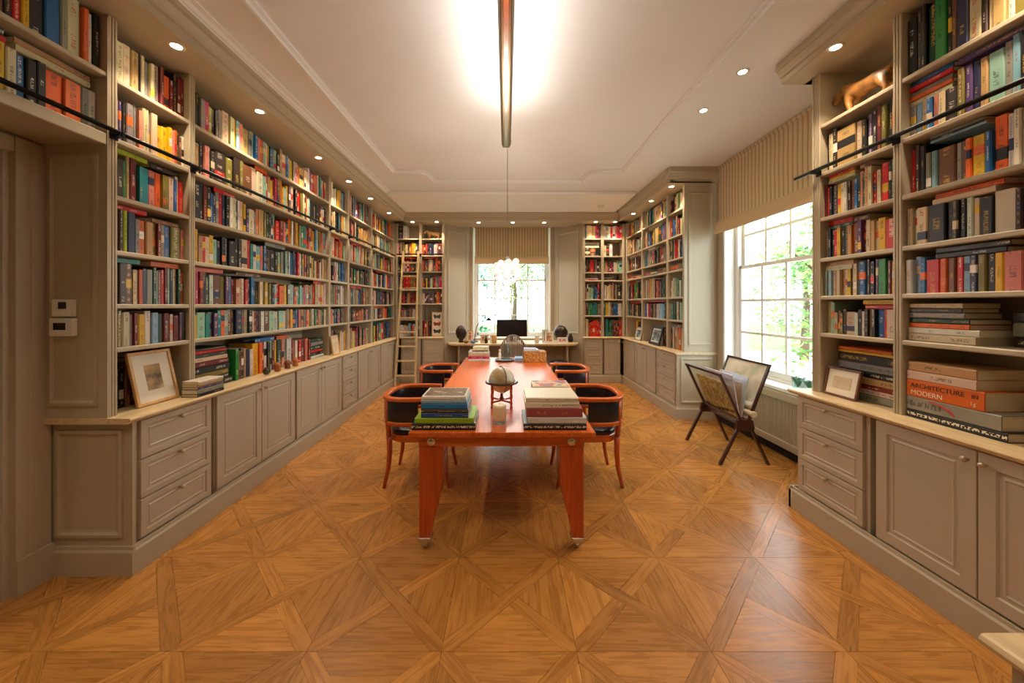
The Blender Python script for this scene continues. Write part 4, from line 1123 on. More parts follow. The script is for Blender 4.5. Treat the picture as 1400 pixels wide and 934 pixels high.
# lettering on the big orange art book's spine
def text_mesh(s, size, name, mat, mtx, parent, ext=0.0004):
    cu = bpy.data.curves.new(name, 'FONT'); cu.body = s; cu.size = size; cu.extrude = ext; cu.align_x = 'LEFT'
    to = bpy.data.objects.new(name, cu); C.objects.link(to)
    dg = bpy.context.evaluated_depsgraph_get()
    me = bpy.data.meshes.new_from_object(to.evaluated_get(dg))
    bpy.data.objects.remove(to)
    o = bpy.data.objects.new(name, me); C.objects.link(o)
    me.materials.clear(); me.materials.append(mat)
    o.matrix_basis = mtx
    setparent(o, parent)
    return o
M['ink_black'] = simple('black_print', (24, 18, 16), 0.6); M['ink_cream'] = simple('cream_print', (240, 222, 190), 0.6); M['ink_red'] = simple('red_print', (176, 22, 34), 0.6)
ob = [b for b in ART if b['c'] == 'o'][0]
ob['obj'].data.attributes['ink'].data.foreach_set('color', list(ob['col'] + (0.5,)) * len(ob['obj'].data.loops))
ob['obj'].matrix_basis = book_mat(ob)
def spine_txt(b, s, size, along, up, mat):
    # text runs along the spine (towards the camera), facing the room
    rot = Matrix(((0, 0, -1, 0), (-1, 0, 0, 0), (0, 1, 0, 0), (0, 0, 0, 1)))
    x = 2.30 + b['d'] - 0.0012; y = b['s'] - along; z = b['z'] + up
    text_mesh(s, size, 'spine_lettering', mat, Matrix.Translation((x, y, z)) @ rot, b['obj'])
spine_txt(ob, 'ARCHITECTURE', 0.034, 0.02, 0.054, M['ink_black'])
spine_txt(ob, 'MODERN', 0.036, 0.02, 0.014, M['ink_cream'])
spine_txt(ob, 'IN', 0.028, 0.290, 0.054, M['ink_black'])
spine_txt(ob, '1g', 0.026, 0.285, 0.02, M['ink_cream'])
gb = [b for b in ART if b['c'] == 'e'][0]
m = MB(); x = 2.30 + gb['d'] - 0.0008
m.tube([(x, gb['s'] - 0.11, gb['z'] + 0.065), (x, gb['s'] - 0.16, gb['z'] + 0.058), (x, gb['s'] - 0.20, gb['z'] + 0.04), (x, gb['s'] - 0.225, gb['z'] + 0.015)], [0.006, 0.009, 0.009, 0.005], 6, sx=1, sz=0.3)
m.build('red_emblem', M['ink_red'], gb['obj'])
# ------------------------------------------------------------------ table
tx0, tx1, ty0, ty1, tz = -0.61, 0.56, 2.262, 5.50, 0.755
tb = thing('dining_table', 'long orange-red cherry table with tapered legs and chrome roundels', 'table', (-0.025, 3.88, 0))
MB().box(tx0, tx1, ty0, ty1, tz - 0.034, tz).build('table_top', M['cherry'], tb, bevel=0.006, seg=2)
ap = MB(); ax0, ax1, ay0, ay1 = tx0 + 0.055, tx1 - 0.065, ty0 + 0.03, ty1 - 0.03
MB().box(ax0, ax1, ay0, ay0 + 0.03, tz - 0.10, tz - 0.034).build('apron', M['cherry_x'], tb, bevel=0.003)
MB().box(ax0, ax1, ay1 - 0.03, ay1, tz - 0.10, tz - 0.034).build('apron', M['cherry_x'], tb, bevel=0.003)
for x in (ax0, ax1 - 0.03):
    MB().box(x, x + 0.03, ay0 + 0.03, ay1 - 0.03, tz - 0.10, tz - 0.034).build('apron', M['cherry'], tb, bevel=0.003)
for sx in (0, 1):
    for sy in (0, 1):
        xo = ax0 + 0.004 if sx == 0 else ax1 - 0.004; dx = 1 if sx == 0 else -1
        yo = ay0 if sy == 0 else ay1; dy = 1 if sy == 0 else -1
        zt = tz - 0.10
        rings = [(zt, 0.155), (zt - 0.055, 0.155), (zt - 0.062, 0.148), (zt - 0.07, 0.155), (0.42, 0.150), (0.28, 0.118), (0.16, 0.086), (0.075, 0.072)]
        vs = []; fs = []
        for z, wd in rings:
            vs += [(xo, yo, z), (xo + dx * wd, yo, z), (xo + dx * wd, yo + dy * wd, z), (xo, yo + dy * wd, z)]
        for k in range(len(rings) - 1):
            for i in range(4):
                j = (i + 1) % 4; fs.append((k * 4 + i, k * 4 + j, k * 4 + 4 + j, k * 4 + 4 + i))
        fs += [(0, 1, 2, 3), tuple(range(len(vs) - 4, len(vs)))]
        lg = MB().add(vs, fs).build('leg', M['cherry_v'], tb, bevel=0.003)
        cx, cy = xo + dx * 0.036, yo + dy * 0.036
        f = MB().box(cx - 0.041, cx + 0.041, cy - 0.041, cy + 0.041, 0.05, 0.078); f.build('foot_cap', M['chrome'], lg, bevel=0.004)
        MB().tube([(cx - 0.012, cy, 0.027), (cx + 0.012, cy, 0.027)], 0.027, 14).build('castor', M['chrome'], lg, smooth=False)
        if sy == 0 or True:
            ro = MB(); yy = yo - dy * 0.004
            prof = [(0.0, 0.010), (0.012, 0.010), (0.016, 0.004), (0.022, 0.008), (0.026, 0.006), (0.027, 0.0)]
            vs = []; fs = []; seg = 20; ccx = xo + dx * 0.078
            for r, hgt in prof:
                for k in range(seg):
                    a = 2 * PI * k / seg; vs.append((ccx + max(r, 1e-4) * math.cos(a), yo - dy * hgt, tz - 0.068 + max(r, 1e-4) * math.sin(a)))
            for j in range(len(prof) - 1):
                for k in range(seg):
                    k2 = (k + 1) % seg; fs.append((j * seg + k, j * seg + k2, (j + 1) * seg + k2, (j + 1) * seg + k))
            ro.add(vs, fs).build('roundel', M['chrome'], tb, smooth=True)

# ------------------------------------------------------------------ chairs (local: +x towards the table)
def upath(n=17, xb=-0.325, xf=0.10, hw=0.275):
    """U plan of the barrel back, from one arm tip round to the other"""
    pts = []
    for k in range(n):
        a = -PI * 0.5 + PI * k / (n - 1)                       # -90..90
        ca, sa = math.cos(a), math.sin(a)
        x = -0.10 - (abs(ca) ** 0.75) * (-0.10 - xb); y = (abs(sa) ** 0.72) * math.copysign(hw, sa)
        pts.append((x, y))
    return [(xf, -hw * 0.93), (0.0, -hw * 0.99)] + pts + [(0.0, hw * 0.99), (xf, hw * 0.93)]
def strip(path, z0, z1, th, off=0.0, taper=0.0):
    """band following a plan path"""
    mb = MB(); n = len(path); vs = []
    for i, p in enumerate(path):
        a = Vector(path[max(i - 1, 0)]); b = Vector(path[min(i + 1, n - 1)]); t = (b - a).normalized(); nr = Vector((t.y, -t.x))
        for d, z in ((-th / 2, z0), (th / 2, z0), (th / 2 + taper, z1), (-th / 2 + taper, z1)):
            vs.append((p[0] + nr.x * (d + off), p[1] + nr.y * (d + off), z))
    fs = []
    for i in range(n - 1):
        for k in range(4):
            k2 = (k + 1) % 4; fs.append((i * 4 + k, i * 4 + k2, i * 4 + 4 + k2, i * 4 + 4 + k))
    fs += [(3, 2, 1, 0), tuple(range(n * 4 - 4, n * 4))]
    return mb.add(vs, fs)
def make_chair():
    r = thing('armchair', 'x', 'chair')
    up = upath()
    smooth_by_angle(strip(up, 0.742, 0.774, 0.052).build('top_rail', M['cherry_x'], r, bevel=0.006, seg=2), 50)
    inner = up[1:-1]
    smooth_by_angle(strip(inner, 0.572, 0.741, 0.030, 0, -0.0).build('back_pad', M['leather'], r, bevel=0.006, seg=2), 50)
    smooth_by_angle(strip(inner, 0.535, 0.571, 0.032).build('lower_rail', M['cherry_x'], r, bevel=0.004), 50)
    # posts: arm posts + corner stiles in front of the leather
    for sy in (-1, 1):
        MB().tube([(0.085, sy * 0.257, 0.45), (0.088, sy * 0.258, 0.60), (0.09, sy * 0.257, 0.741)], [0.017, 0.016, 0.018], 8).build('arm_post', M['cherry_v'], r, smooth=True)
        MB().tube([(-0.262, sy * 0.216, 0.44), (-0.268, sy * 0.222, 0.56), (-0.272, sy * 0.226, 0.741)], [0.022, 0.021, 0.02], 8).build('stile', M['cherry_v'], r, smooth=True)
    # seat: rounded plan
    def dplan(g):
        pts = [(0.25 - g, -0.235 + g), (0.25 - g, 0.235 - g)]
        for k in range(9):
            a = PI / 2 + PI * k / 8; pts.append((-0.14 + (0.16 - g) * math.cos(a), (0.235 - g) * math.sin(a)))
        return pts
    m = MB().prism(dplan(0), lambda p, q_, a: (p, q_, a), 0.385, 0.445); m.build('seat_frame', M['cherry_x'], r, bevel=0.005)
    rg = [(0.008, 0.4455), (0.004, 0.462), (0.008, 0.478), (0.03, 0.490), (0.09, 0.496)]
    vs = []; fs = []; n = len(dplan(0))
    for g, z in rg: vs += [(x, y, z) for x, y in dplan(g)]
    for k in range(len(rg) - 1):
        for i in range(n):
            j = (i + 1) % n; fs.append((k * n + i, k * n + j, k * n + n + j, k * n + n + i))
    fs += [tuple(range(n))[::-1], tuple(range(len(vs) - n, len(vs)))]
    MB().add(vs, fs).build('seat_cushion', M['leather'], r, smooth=True)
    for sy in (-1, 1):
        MB().tube([(-0.262, sy * 0.205, 0.44), (-0.258, sy * 0.205, 0.30), (-0.268, sy * 0.212, 0.16), (-0.30, sy * 0.228, 0.0)], [0.026, 0.023, 0.019, 0.014], 8).build('leg', M['cherry_v'], r, smooth=True)
        MB().tube([(0.215, sy * 0.205, 0.44), (0.215, sy * 0.205, 0.30), (0.225, sy * 0.212, 0.14), (0.25, sy * 0.222, 0.0)], [0.026, 0.023, 0.018, 0.013], 8).build('leg', M['cherry_v'], r, smooth=True)
    return r
ch = make_chair()
CG = 'barrel-back armchairs at the table'
ch.location = (-0.735, 3.30, 0); ch['label'] = 'cherry and black leather barrel armchair behind the lime book pile'; ch['group'] = CG
dup(ch, (0.685, 3.30, 0), PI, 'cherry and black leather barrel armchair behind the mauve book pile')
dup(ch, (-0.735, 4.58, 0), 0.0, 'cherry and black leather barrel armchair nearest the ladder')
dup(ch, (0.685, 4.58, 0), PI, 'cherry and black leather barrel armchair on the black picture frame side')

# ------------------------------------------------------------------ things on the table
Z = ZTAB
cd = thing('candle_jar', 'cream pillar candle in a low glass holder on the table', 'candle', (-0.045, 2.44, Z))
MB().lathe([(0.044, 0.0), (0.046, 0.004), (0.046, 0.018), (0.042, 0.024)], (-0.045, 2.44, Z), 24).build('glass_base', M['clear'], cd, smooth=True)
MB().lathe([(0.043, 0.025), (0.045, 0.030), (0.046, 0.115), (0.043, 0.128), (0.036, 0.122), (0.001, 0.118)], (-0.045, 2.44, Z), 24).build('wax', M['wax'], cd, smooth=True)
MB().tube([(-0.045, 2.44, Z + 0.115), (-0.044, 2.44, Z + 0.135)], 0.0022, 6).build('wick', M['black_frame'], cd)
gl = thing('table_globe', 'antique globe in a four-legged turned wooden stand on the table', 'globe', (-0.035, 2.86, Z))
g0 = Vector((-0.035, 2.86, Z))
MB().sphere(g0 + Vector((0, 0, 0.205)), 0.100, 28, 16).build('globe_ball', M['globe'], gl, smooth=True)
vs = []; fs = []; seg = 32
for (r, z) in ((0.103, 0.182), (0.128, 0.182), (0.130, 0.188), (0.128, 0.194), (0.103, 0.194)):
    for k in range(seg):
        a = 2 * PI * k / seg; vs.append((g0.x + r * math.cos(a), g0.y + r * math.sin(a), g0.z + z))
for j in range(5):
    for k in range(seg):
        k2 = (k + 1) % seg; j2 = (j + 1) % 5; fs.append((j * seg + k, j * seg + k2, j2 * seg + k2, j2 * seg + k))
MB().add(vs, fs).build('horizon_ring', M['dark_wood'], gl, smooth=True)
for k in range(4):
    a = PI / 4 + k * PI / 2; c = (g0.x + 0.105 * math.cos(a), g0.y + 0.105 * math.sin(a), g0.z)
    MB().lathe([(0.010, 0), (0.012, 0.006), (0.007, 0.02), (0.011, 0.04), (0.008, 0.05), (0.008, 0.075), (0.012, 0.09), (0.007, 0.12), (0.010, 0.15), (0.008, 0.182)], c, 10).build('turned_leg', M['cherry_v'], gl, smooth=True)
m = MB()
for k in range(2):
    a = PI / 4 + k * PI / 2; m.bar((g0.x + 0.105 * math.cos(a), g0.y + 0.105 * math.sin(a), Z + 0.045), (g0.x - 0.105 * math.cos(a), g0.y - 0.105 * math.sin(a), Z + 0.045 + 0.0), 0.012, 0.014)
m.build('cross_stretcher', M['cherry_v'], gl)
pth = [(g0.x + 0.106 * math.cos(a) * 0.35, g0.y - 0.106 * math.cos(a) * 0.9, g0.z + 0.205 + 0.106 * math.sin(a)) for a in [2 * PI * k / 28 for k in range(28)]]
MB().tube(pth, 0.003, 6, closed=True).build('meridian_ring', M['brass'], gl, smooth=True)
MB().lathe([(0.018, 0.05), (0.02, 0.06), (0.012, 0.07), (0.010, 0.10)], tuple(g0), 12).build('pivot', M['brass'], gl, smooth=True)

tr = thing('serving_tray', 'dark oval tray at the desk end of the table', 'tray', (-0.02, 5.16, Z))
MB().lathe([(0.11, 0), (0.13, 0.004), (0.145, 0.022), (0.140, 0.022), (0.125, 0.008), (0.001, 0.006)], (-0.02, 5.16, Z), 28).build('dish', M['bronze'], tr, smooth=True)
jg = thing('glass_jug', 'tall clear glass jug standing on the dark tray', 'jug', (0.0, 5.17, Z + 0.0065))
MB().lathe([(0.045, 0.0), (0.055, 0.02), (0.06, 0.08), (0.045, 0.16), (0.035, 0.20), (0.045, 0.235), (0.042, 0.235), (0.032, 0.20), (0.042, 0.16), (0.056, 0.08), (0.05, 0.02), (0.001, 0.012)], (0.0, 5.17, Z + 0.0065), 20).build('jug_body', M['clear'], jg, smooth=True)
MB().tube([(0.04, 5.17, Z + 0.21), (0.085, 5.17, Z + 0.19), (0.09, 5.17, Z + 0.12), (0.055, 5.17, Z + 0.085)], 0.006, 8).build('handle', M['clear'], jg, smooth=True)
fg = thing('figurine', 'small pale ceramic figurine on the dark tray', 'figurine', (-0.09, 5.14, Z + 0.0085))
MB().lathe([(0.022, 0), (0.024, 0.01), (0.015, 0.03), (0.022, 0.07), (0.018, 0.10), (0.009, 0.115), (0.016, 0.13), (0.016, 0.15), (0.004, 0.162)], (-0.09, 5.14, Z + 0.0085), 14).build('figure', M['mat'], fg, smooth=True)
bk = thing('woven_basket', 'golden woven rush basket box at the desk end of the table', 'basket', (0.40, 5.14, Z))
m = MB(); nl = 9
for k in range(nl):
    z = Z + 0.009 + k * 0.0155; pth = []
    for (x, y) in ((0.25, 5.03), (0.55, 5.03), (0.55, 5.26), (0.25, 5.26)): pth.append((x, y))
    pp = []
    for i in range(4):
        a = Vector(pth[i]); b = Vector(pth[(i + 1) % 4])
        for t in range(8):
            p = a.lerp(b, t / 8); nrm = (b - a).normalized(); w_ = 0.004 * (1 if (t + k) % 2 else -1)
            pp.append((p.x + nrm.y * w_, p.y - nrm.x * w_, z))
    m.tube(pp, 0.0085, 6, closed=True)
m.build('woven_side', M['wicker'], bk, smooth=True)
MB().box(0.255, 0.545, 5.035, 5.255, Z + 0.0, Z + 0.145).build('lining', M['wicker'], bk)
for i, (nm, c, w_) in enumerate((('blue-grey', (150, 164, 182), 0.22), ('white', (226, 226, 224), 0.20), ('pale-blue', (176, 196, 214), 0.17))):
    mm = simple('magazine_' + nm, c, 0.5); z = Z + 0.1465 + 0.0125 * i
    o = MB().box(0.25, 0.25 + w_, 5.06, 5.22, z, z + 0.012).build('magazine', mm, bevel=0.002)
    tag(o, '%s magazine lying on top of the woven basket' % nm, 'magazine', 'magazines on the woven basket')

# ------------------------------------------------------------------ picture frames
def frame(label, side, X, s0, wd, ht, lean, fw, mfr, mpr, zb=ZT, stand_off=0.0, matw=0.05, cat='picture frame', yaw=0.0, deep=0.018):
    """leaning frame. local: x along, z up, y inwards; rotated onto the wall side"""
    rz = {'L': PI / 2, 'R': -PI / 2, 'F': 0}[side] + yaw
    root = bpy.data.objects.new('picture_frame', None); C.objects.link(root); tag(root, label, cat)
    zq = zb + 0.001 + math.sin(lean) * deep
    root.location = (X, s0, zq) if side != 'F' else (s0, X, zq)
    root.rotation_euler = Euler((-lean, 0, rz), 'XYZ')
    def loc(mb, nm, mat, par, bev=0):
        o = mb.build(nm, mat, bevel=bev); o.parent = par; return o
    m = MB()
    m.box(0, wd, 0, deep, 0, fw).box(0, wd, 0, deep, ht - fw, ht).box(0, fw, 0, deep, fw, ht - fw).box(wd - fw, wd, 0, deep, fw, ht - fw)
    loc(m, 'moulding', mfr, root, 0.002)
    loc(MB().box(fw, wd - fw, 0.008, 0.013, fw, ht - fw), 'mount', M['mat'] if matw else mpr, root)
    if matw: loc(MB().box(fw + matw, wd - fw - matw, 0.006, 0.0079, fw + matw, ht - fw - matw), 'print', mpr, root)
    loc(MB().box(0.004, wd - 0.004, deep - 0.0035, deep - 0.0005, 0.004, ht - 0.004), 'backing', M['brown_frame'], root)
    return root
frame('pale oak picture frame with sepia print leaning on the left worktop', 'L', -2.268, 2.24, 0.285, 0.345, 0.22, 0.020, M['oak_frame'], M['print_sepia'], matw=0.07)
frame('small brown picture frame leaning against a book pile', 'R', 2.305, 2.645, 0.25, 0.20, 0.2, 0.014, M['brown_frame'], M['print_faint'], matw=0.045)
frame('tan unframed-looking picture leaning at the end of the wide bay', 'L', -2.185, 4.60, 0.19, 0.25, 0.15, 0.01, M['oak_frame'], M['print_faint'], matw=0.0)
frame('large black picture frame with photograph leaning on the right worktop', 'R', 2.36, 6.02, 0.40, 0.31, 0.25, 0.045, M['black_frame'], M['print_photo'], matw=0.02)
frame('silver-grey photograph frame standing beside the large black frame', 'R', 2.38, 6.75, 0.30, 0.24, 0.2, 0.02, M['knob'], M['print_photo'], matw=0.03)
bt = frame('white case of three mounted butterflies in the bookcase', 'F', 7.42, -1.525, 0.22, 0.50, 0.03, 0.014, M['oak_frame'], M['mat'], matw=0.0)
for k, c in enumerate(((60, 54, 50), (150, 60, 40), (70, 78, 84))):
    m = MB(); zc = 0.10 + k * 0.15
    for sx in (-1, 1):
        m.add([(0.11, 0.005, zc - 0.02), (0.11 + sx * 0.07, 0.004, zc + 0.05), (0.11 + sx * 0.075, 0.004, zc + 0.01), (0.11 + sx * 0.05, 0.004, zc - 0.045), (0.11, 0.005, zc + 0.02)], [(0, 1, 2, 3)] if False else [(4, 1, 2, 0), (0, 2, 3)])
    m.box(0.106, 0.114, 0.002, 0.0075, zc - 0.03, zc + 0.035)
    o = m.build('butterfly', simple('butterfly_wing_%d' % k, c, 0.7, var=0.4, vscale=60)); o.parent = bt
# prop the frame bottoms on the worktop: small glass ball and amber trinkets
o = MB().sphere((-2.20, 3.33, ZT + 0.036), 0.035, 18, 10).build('glass_ball', simple('smoky_glass', (60, 48, 40), 0.08, coat=1.0), smooth=True); tag(o, 'dark glass ball on the left worktop', 'ornament')
for i, (y, c) in enumerate(((3.50, (150, 84, 30)), (3.66, (120, 60, 30)), (3.80, (164, 96, 40)))):
    o = MB().lathe([(0.02, 0), (0.03, 0.01), (0.022, 0.03), (0.034, 0.055), (0.02, 0.08), (0.006, 0.09)], (-2.205, y, ZT + 0.0006), 12).build('ornament', simple('amber_%d' % i, c, 0.25, coat=0.5), smooth=True)
    tag(o, ('amber ornament right beside the dark glass ball', 'dark red-brown ornament between two amber ones', 'honey-coloured ornament farthest from the dark glass ball')[i], 'ornament', 'amber ornaments on the left worktop')

# ------------------------------------------------------------------ wall controls by the door
for nm, lab, (x0, x1, z0, z1), scr in (('thermostat', 'small white thermostat with dark display on the bookcase end', (-2.535, -2.425, 1.485, 1.58), (0.35, 0.75, 0.45, 0.85)),
                                  ('control_panel', 'wider white control panel mounted below the thermostat', (-2.55, -2.42, 1.375, 1.475), (0.2, 0.72, 0.35, 0.75))):
    t = thing(nm, lab, 'thermostat', ((x0 + x1) / 2, 2.04, z0))
    MB().box(x0, x1, 2.022, 2.0495, z0, z1).build('housing', M['plastic'], t, bevel=0.004, seg=2)
    wx, wz = x1 - x0, z1 - z0
    MB().box(x0 + wx * scr[0], x0 + wx * scr[1], 2.0205, 2.023, z0 + wz * scr[2], z0 + wz * scr[3]).build('display', M['screen'], t)

# ------------------------------------------------------------------ library ladder
ld = thing('library_ladder', 'pale wooden library ladder leaning in the far corner', 'ladder', (-1.97, 6.95, 0))
A0, A1, B0, B1 = Vector((-2.10, 6.86, 0.0)), Vector((-1.72, 6.86, 0.0)), Vector((-2.06, 7.27, 2.62)), Vector((-1.76, 7.27, 2.62))
for a, b in ((A0, B0), (A1, B1)):
    MB().bar(a, b, 0.034, 0.055).build('rail', M['ladder'], ld, bevel=0.004)
for k in range(9):
    t = (k + 0.75) / 9.6; a = A0.lerp(B0, t); b = A1.lerp(B1, t)
    MB().box(a.x, b.x, a.y - 0.045, a.y + 0.05, a.z - 0.012, a.z + 0.012).build('rung', M['ladder'], ld, bevel=0.003)
for a in (B0, B1):
    MB().tube([(a.x, a.y - 0.0, a.z - 0.05), (a.x, a.y + 0.02, a.z - 0.02), (a.x, a.y + 0.035, a.z - 0.025)], 0.01, 8).build('hook', M['black_metal'], ld)

# ------------------------------------------------------------------ magazine rack
rk = thing('magazine_rack', 'dark mahogany folding magazine rack with crossed legs by the window', 'magazine rack', (2.30, 3.84, 0))
NF = {}
for y in (3.515, 4.16):
    hub = (2.31, y, 0.38)
    m = MB().bar((2.07, y, 0.0), (2.25, y, 0.36), 0.022, 0.028); m.build('leg', M['dark_wood'], rk)
    m = MB().bar((2.54, y, 0.0), (2.37, y, 0.36), 0.022, 0.028); m.build('leg', M['dark_wood'], rk)
    m = MB().prism([(2.235, 0.33), (2.385, 0.33), (2.40, 0.36), (2.385, 0.43), (2.35, 0.45), (2.31, 0.435), (2.265, 0.45), (2.235, 0.43), (2.222, 0.36)], lambda p, q_, a: (p, a, q_), y - 0.014, y + 0.014); m.build('hub_plate', M['dark_wood'], rk)
MB().bar((2.31, 3.53, 0.375), (2.31, 4.145, 0.375), 0.05, 0.02).build('bottom_bar', M['dark_wood'], rk)
for nm, (xb, zb, xt, zt), matp in (('front', (2.27, 0.43, 2.07, 0.87), None), ('back', (2.35, 0.43, 2.552, 0.965), 'print_map')):
    fr_ = MB()
    for y in (3.515, 4.16): fr_.bar((xb, y, zb), (xt, y, zt), 0.02, 0.026)
    fr_.bar((xt, 3.503, zt), (xt, 4.172, zt), 0.024, 0.02); fr_.bar((xb, 3.515, zb), (xb, 4.16, zb), 0.02, 0.02)
    fo = fr_.build('side_frame', M['dark_wood'], rk)
    f0 = 0.02; vs = [(xb, 3.525, zb), (xb, 4.15, zb), (xt, 4.15, zt), (xt, 3.525, zt)]
    dx = 0.004
    vs2 = [(x + dx, y, z) for x, y, z in vs]
    MB().add(vs + vs2, [(0, 1, 2, 3), (7, 6, 5, 4), (0, 4, 5, 1), (1, 5, 6, 2), (2, 6, 7, 3), (3, 7, 4, 0)]).build('side_panel', M['clear'] if matp is None else M[matp], fo)
mags = [(0.06, 'gold_weave', 'gold and brown patterned magazine in the rack', 0.36), (0.30, None, 'white and violet magazine in the rack', 0.42), (0.52, None, 'tan paper folder in the rack', 0.34), (0.72, None, 'blue-white newspaper in the rack', 0.40)]
cols = [None, (214, 208, 226), (176, 146, 104), (196, 206, 222)]
for (f, mk, lab, hh), cc in zip(mags, cols):
    xb = 2.277 + 0.066 * f; xt_dir = Vector((-0.2 + 0.4 * f, 0, 0.44 + 0.09 * f)).normalized()
    nrm = Vector((xt_dir.z, 0, -xt_dir.x)); base = Vector((xb, 0, 0.442)); y0, y1 = 3.56 + 0.03 * f, 4.10 - 0.12 * f
    mb = MB(); vs = []
    for y in (y0, y1):
        for hgt, d in ((0, -0.004), (0, 0.005), (hh, 0.005), (hh, -0.004)):
            p = base + xt_dir * hgt + nrm * d; vs.append((p.x, y, p.z))
    mb.add(vs, [(0, 1, 2, 3), (7, 6, 5, 4), (0, 4, 5, 1), (1, 5, 6, 2), (2, 6, 7, 3), (3, 7, 4, 0)])
    o = mb.build('magazine', M[mk] if mk else simple('mag_' + lab.split()[0] + str(int(f * 100)), cc, 0.45, var=0.25, vscale=14)); tag(o, lab, 'magazine', 'magazines in the rack')
for i, (y0, y1, x, z) in enumerate(((3.49, 3.98, 2.385, 0.492), (3.53, 3.92, 2.400, 0.56))):
    o = MB().lathe([(0.026, 0), (0.032, 0.004), (0.032, y1 - y0 - 0.004), (0.026, y1 - y0)], (0, 0, 0), 14)
    o = o.build('paper_roll', simple('rolled_paper_%d' % i, ((218, 200, 166), (226, 222, 214))[i], 0.7), loc=(x, y0, z), rot=(-PI / 2, 0, 0), smooth=False)
    tag(o, ('cream', 'white')[i] + ' paper roll lying in the magazine rack', 'paper roll', 'paper rolls in the rack')

# ------------------------------------------------------------------ glass pots with plants on the sill
def sill_pot(y, lab, big):
    r = 0.045 * big
    t = thing('glass_vase', lab, 'vase', (2.93, y, RZ0 + 0.041))
    MB().lathe([(r * 0.8, 0), (r * 0.85, 0.01), (r, 0.11 * big), (r * 0.93, 0.11 * big), (r * 0.78, 0.012), (0.001, 0.01)], (2.93, y, RZ0 + 0.041), 18).build('glass', M['clear'], t, smooth=True)
    m = MB(); rr = random.Random(int(y * 100))
    for k in range(16):
        a = rr.uniform(0, 2 * PI); l = rr.uniform(0.03, 0.08) * big; c, s_ = math.cos(a), math.sin(a); b0 = Vector((2.93, y, RZ0 + 0.06)); tip = b0 + Vector((c * r * 1.2, s_ * r * 1.2, l + 0.03)); md = b0.lerp(tip, 0.55) + Vector((0, 0, 0.02))
        w_ = Vector((-s_, c, 0)) * 0.012
        m.add([b0, md - w_, tip, md + w_], [(0, 1, 2, 3)])
    m.build('leaves', M['leaf_b'], t)
sill_pot(3.50, 'small glass vase of leaves on the sill above the radiator grille', 1.0)
sill_pot(3.64, 'slightly larger glass vase of leaves on the sill', 1.2)
sill_pot(4.30, 'glass vase of leaves on the sill behind the magazine rack', 1.0)
sill_pot(4.46, 'leafy glass vase at the sill end near the panelled bookcase end', 1.15)

# ------------------------------------------------------------------ carved animals
def carved(label, pts, edges, radii, mtx, mat, name='carved_horse', cat='figurine'):
    me = bpy.data.meshes.new(name); me.from_pydata(pts, edges, [])
    o = bpy.data.objects.new(name, me); C.objects.link(o); me.materials.append(mat)
    sk = o.modifiers.new('skin', 'SKIN')
    if not me.skin_vertices: 
        pass
    for i, r in enumerate(radii):
        sv = me.skin_vertices[0].data[i]; sv.radius = (r, r); sv.use_root = (i == 0)
    sb = o.modifiers.new('sub', 'SUBSURF'); sb.levels = 2; sb.render_levels = 2
    bpy.context.view_layer.update()
    dg = bpy.context.evaluated_depsgraph_get()
    me2 = bpy.data.meshes.new_from_object(o.evaluated_get(dg))
    bpy.data.objects.remove(o)
    for p in me2.polygons: p.use_smooth = True
    zmin = min(v.co.z for v in me2.vertices)
    for v in me2.vertices: v.co.z -= zmin
    me2.materials.clear(); me2.materials.append(mat)
    o = bpy.data.objects.new(name, me2); C.objects.link(o); o.matrix_basis = mtx
    return tag(o, label, cat)
# x along the body, head at -x
HP = [(0, 0, .13), (-.08, 0, .135), (.09, 0, .135), (-.115, 0, .165), (-.15, 0, .185), (-.185, 0, .16), (-.205, 0, .12),
      (-.09, .028, .08), (-.095, .03, .01), (-.09, -.028, .08), (-.07, -.03, .01), (.10, .028, .08), (.115, .03, .045), (.105, .03, .01), (.10, -.028, .08), (.118, -.03, .045), (.10, -.03, .01), (.125, 0, .15), (.16, 0, .09)]
HE = [(0, 1), (0, 2), (1, 3), (3, 4), (4, 5), (5, 6), (1, 7), (7, 8), (1, 9), (9, 10), (2, 11), (11, 12), (12, 13), (2, 14), (14, 15), (15, 16), (2, 17), (17, 18)]
HR = [.04, .043, .043, .034, .026, .024, .016, .018, .012, .018, .012, .02, .013, .012, .02, .013, .012, .014, .008]
hm = Matrix.Translation((2.40, 2.40, SH_N[0] + 0.001)) @ Matrix.Rotation(-PI / 2, 4, 'Z') @ Matrix.Scale(1.22, 4)
carved('carved and painted wooden horse with lowered head on the top shelf', HP, HE, HR, hm, M['carved'])
am = Matrix.Translation((-1.50, 7.50, SH_F[0] + 0.001)) @ Matrix.Rotation(0.15, 4, 'Z') @ Matrix.Scale(1.0, 4)
carved('pale orange carved animal on the top shelf beside the alcove', HP, HE, [r * 1.15 for r in HR], am, M['oak_frame'], 'carved_animal')

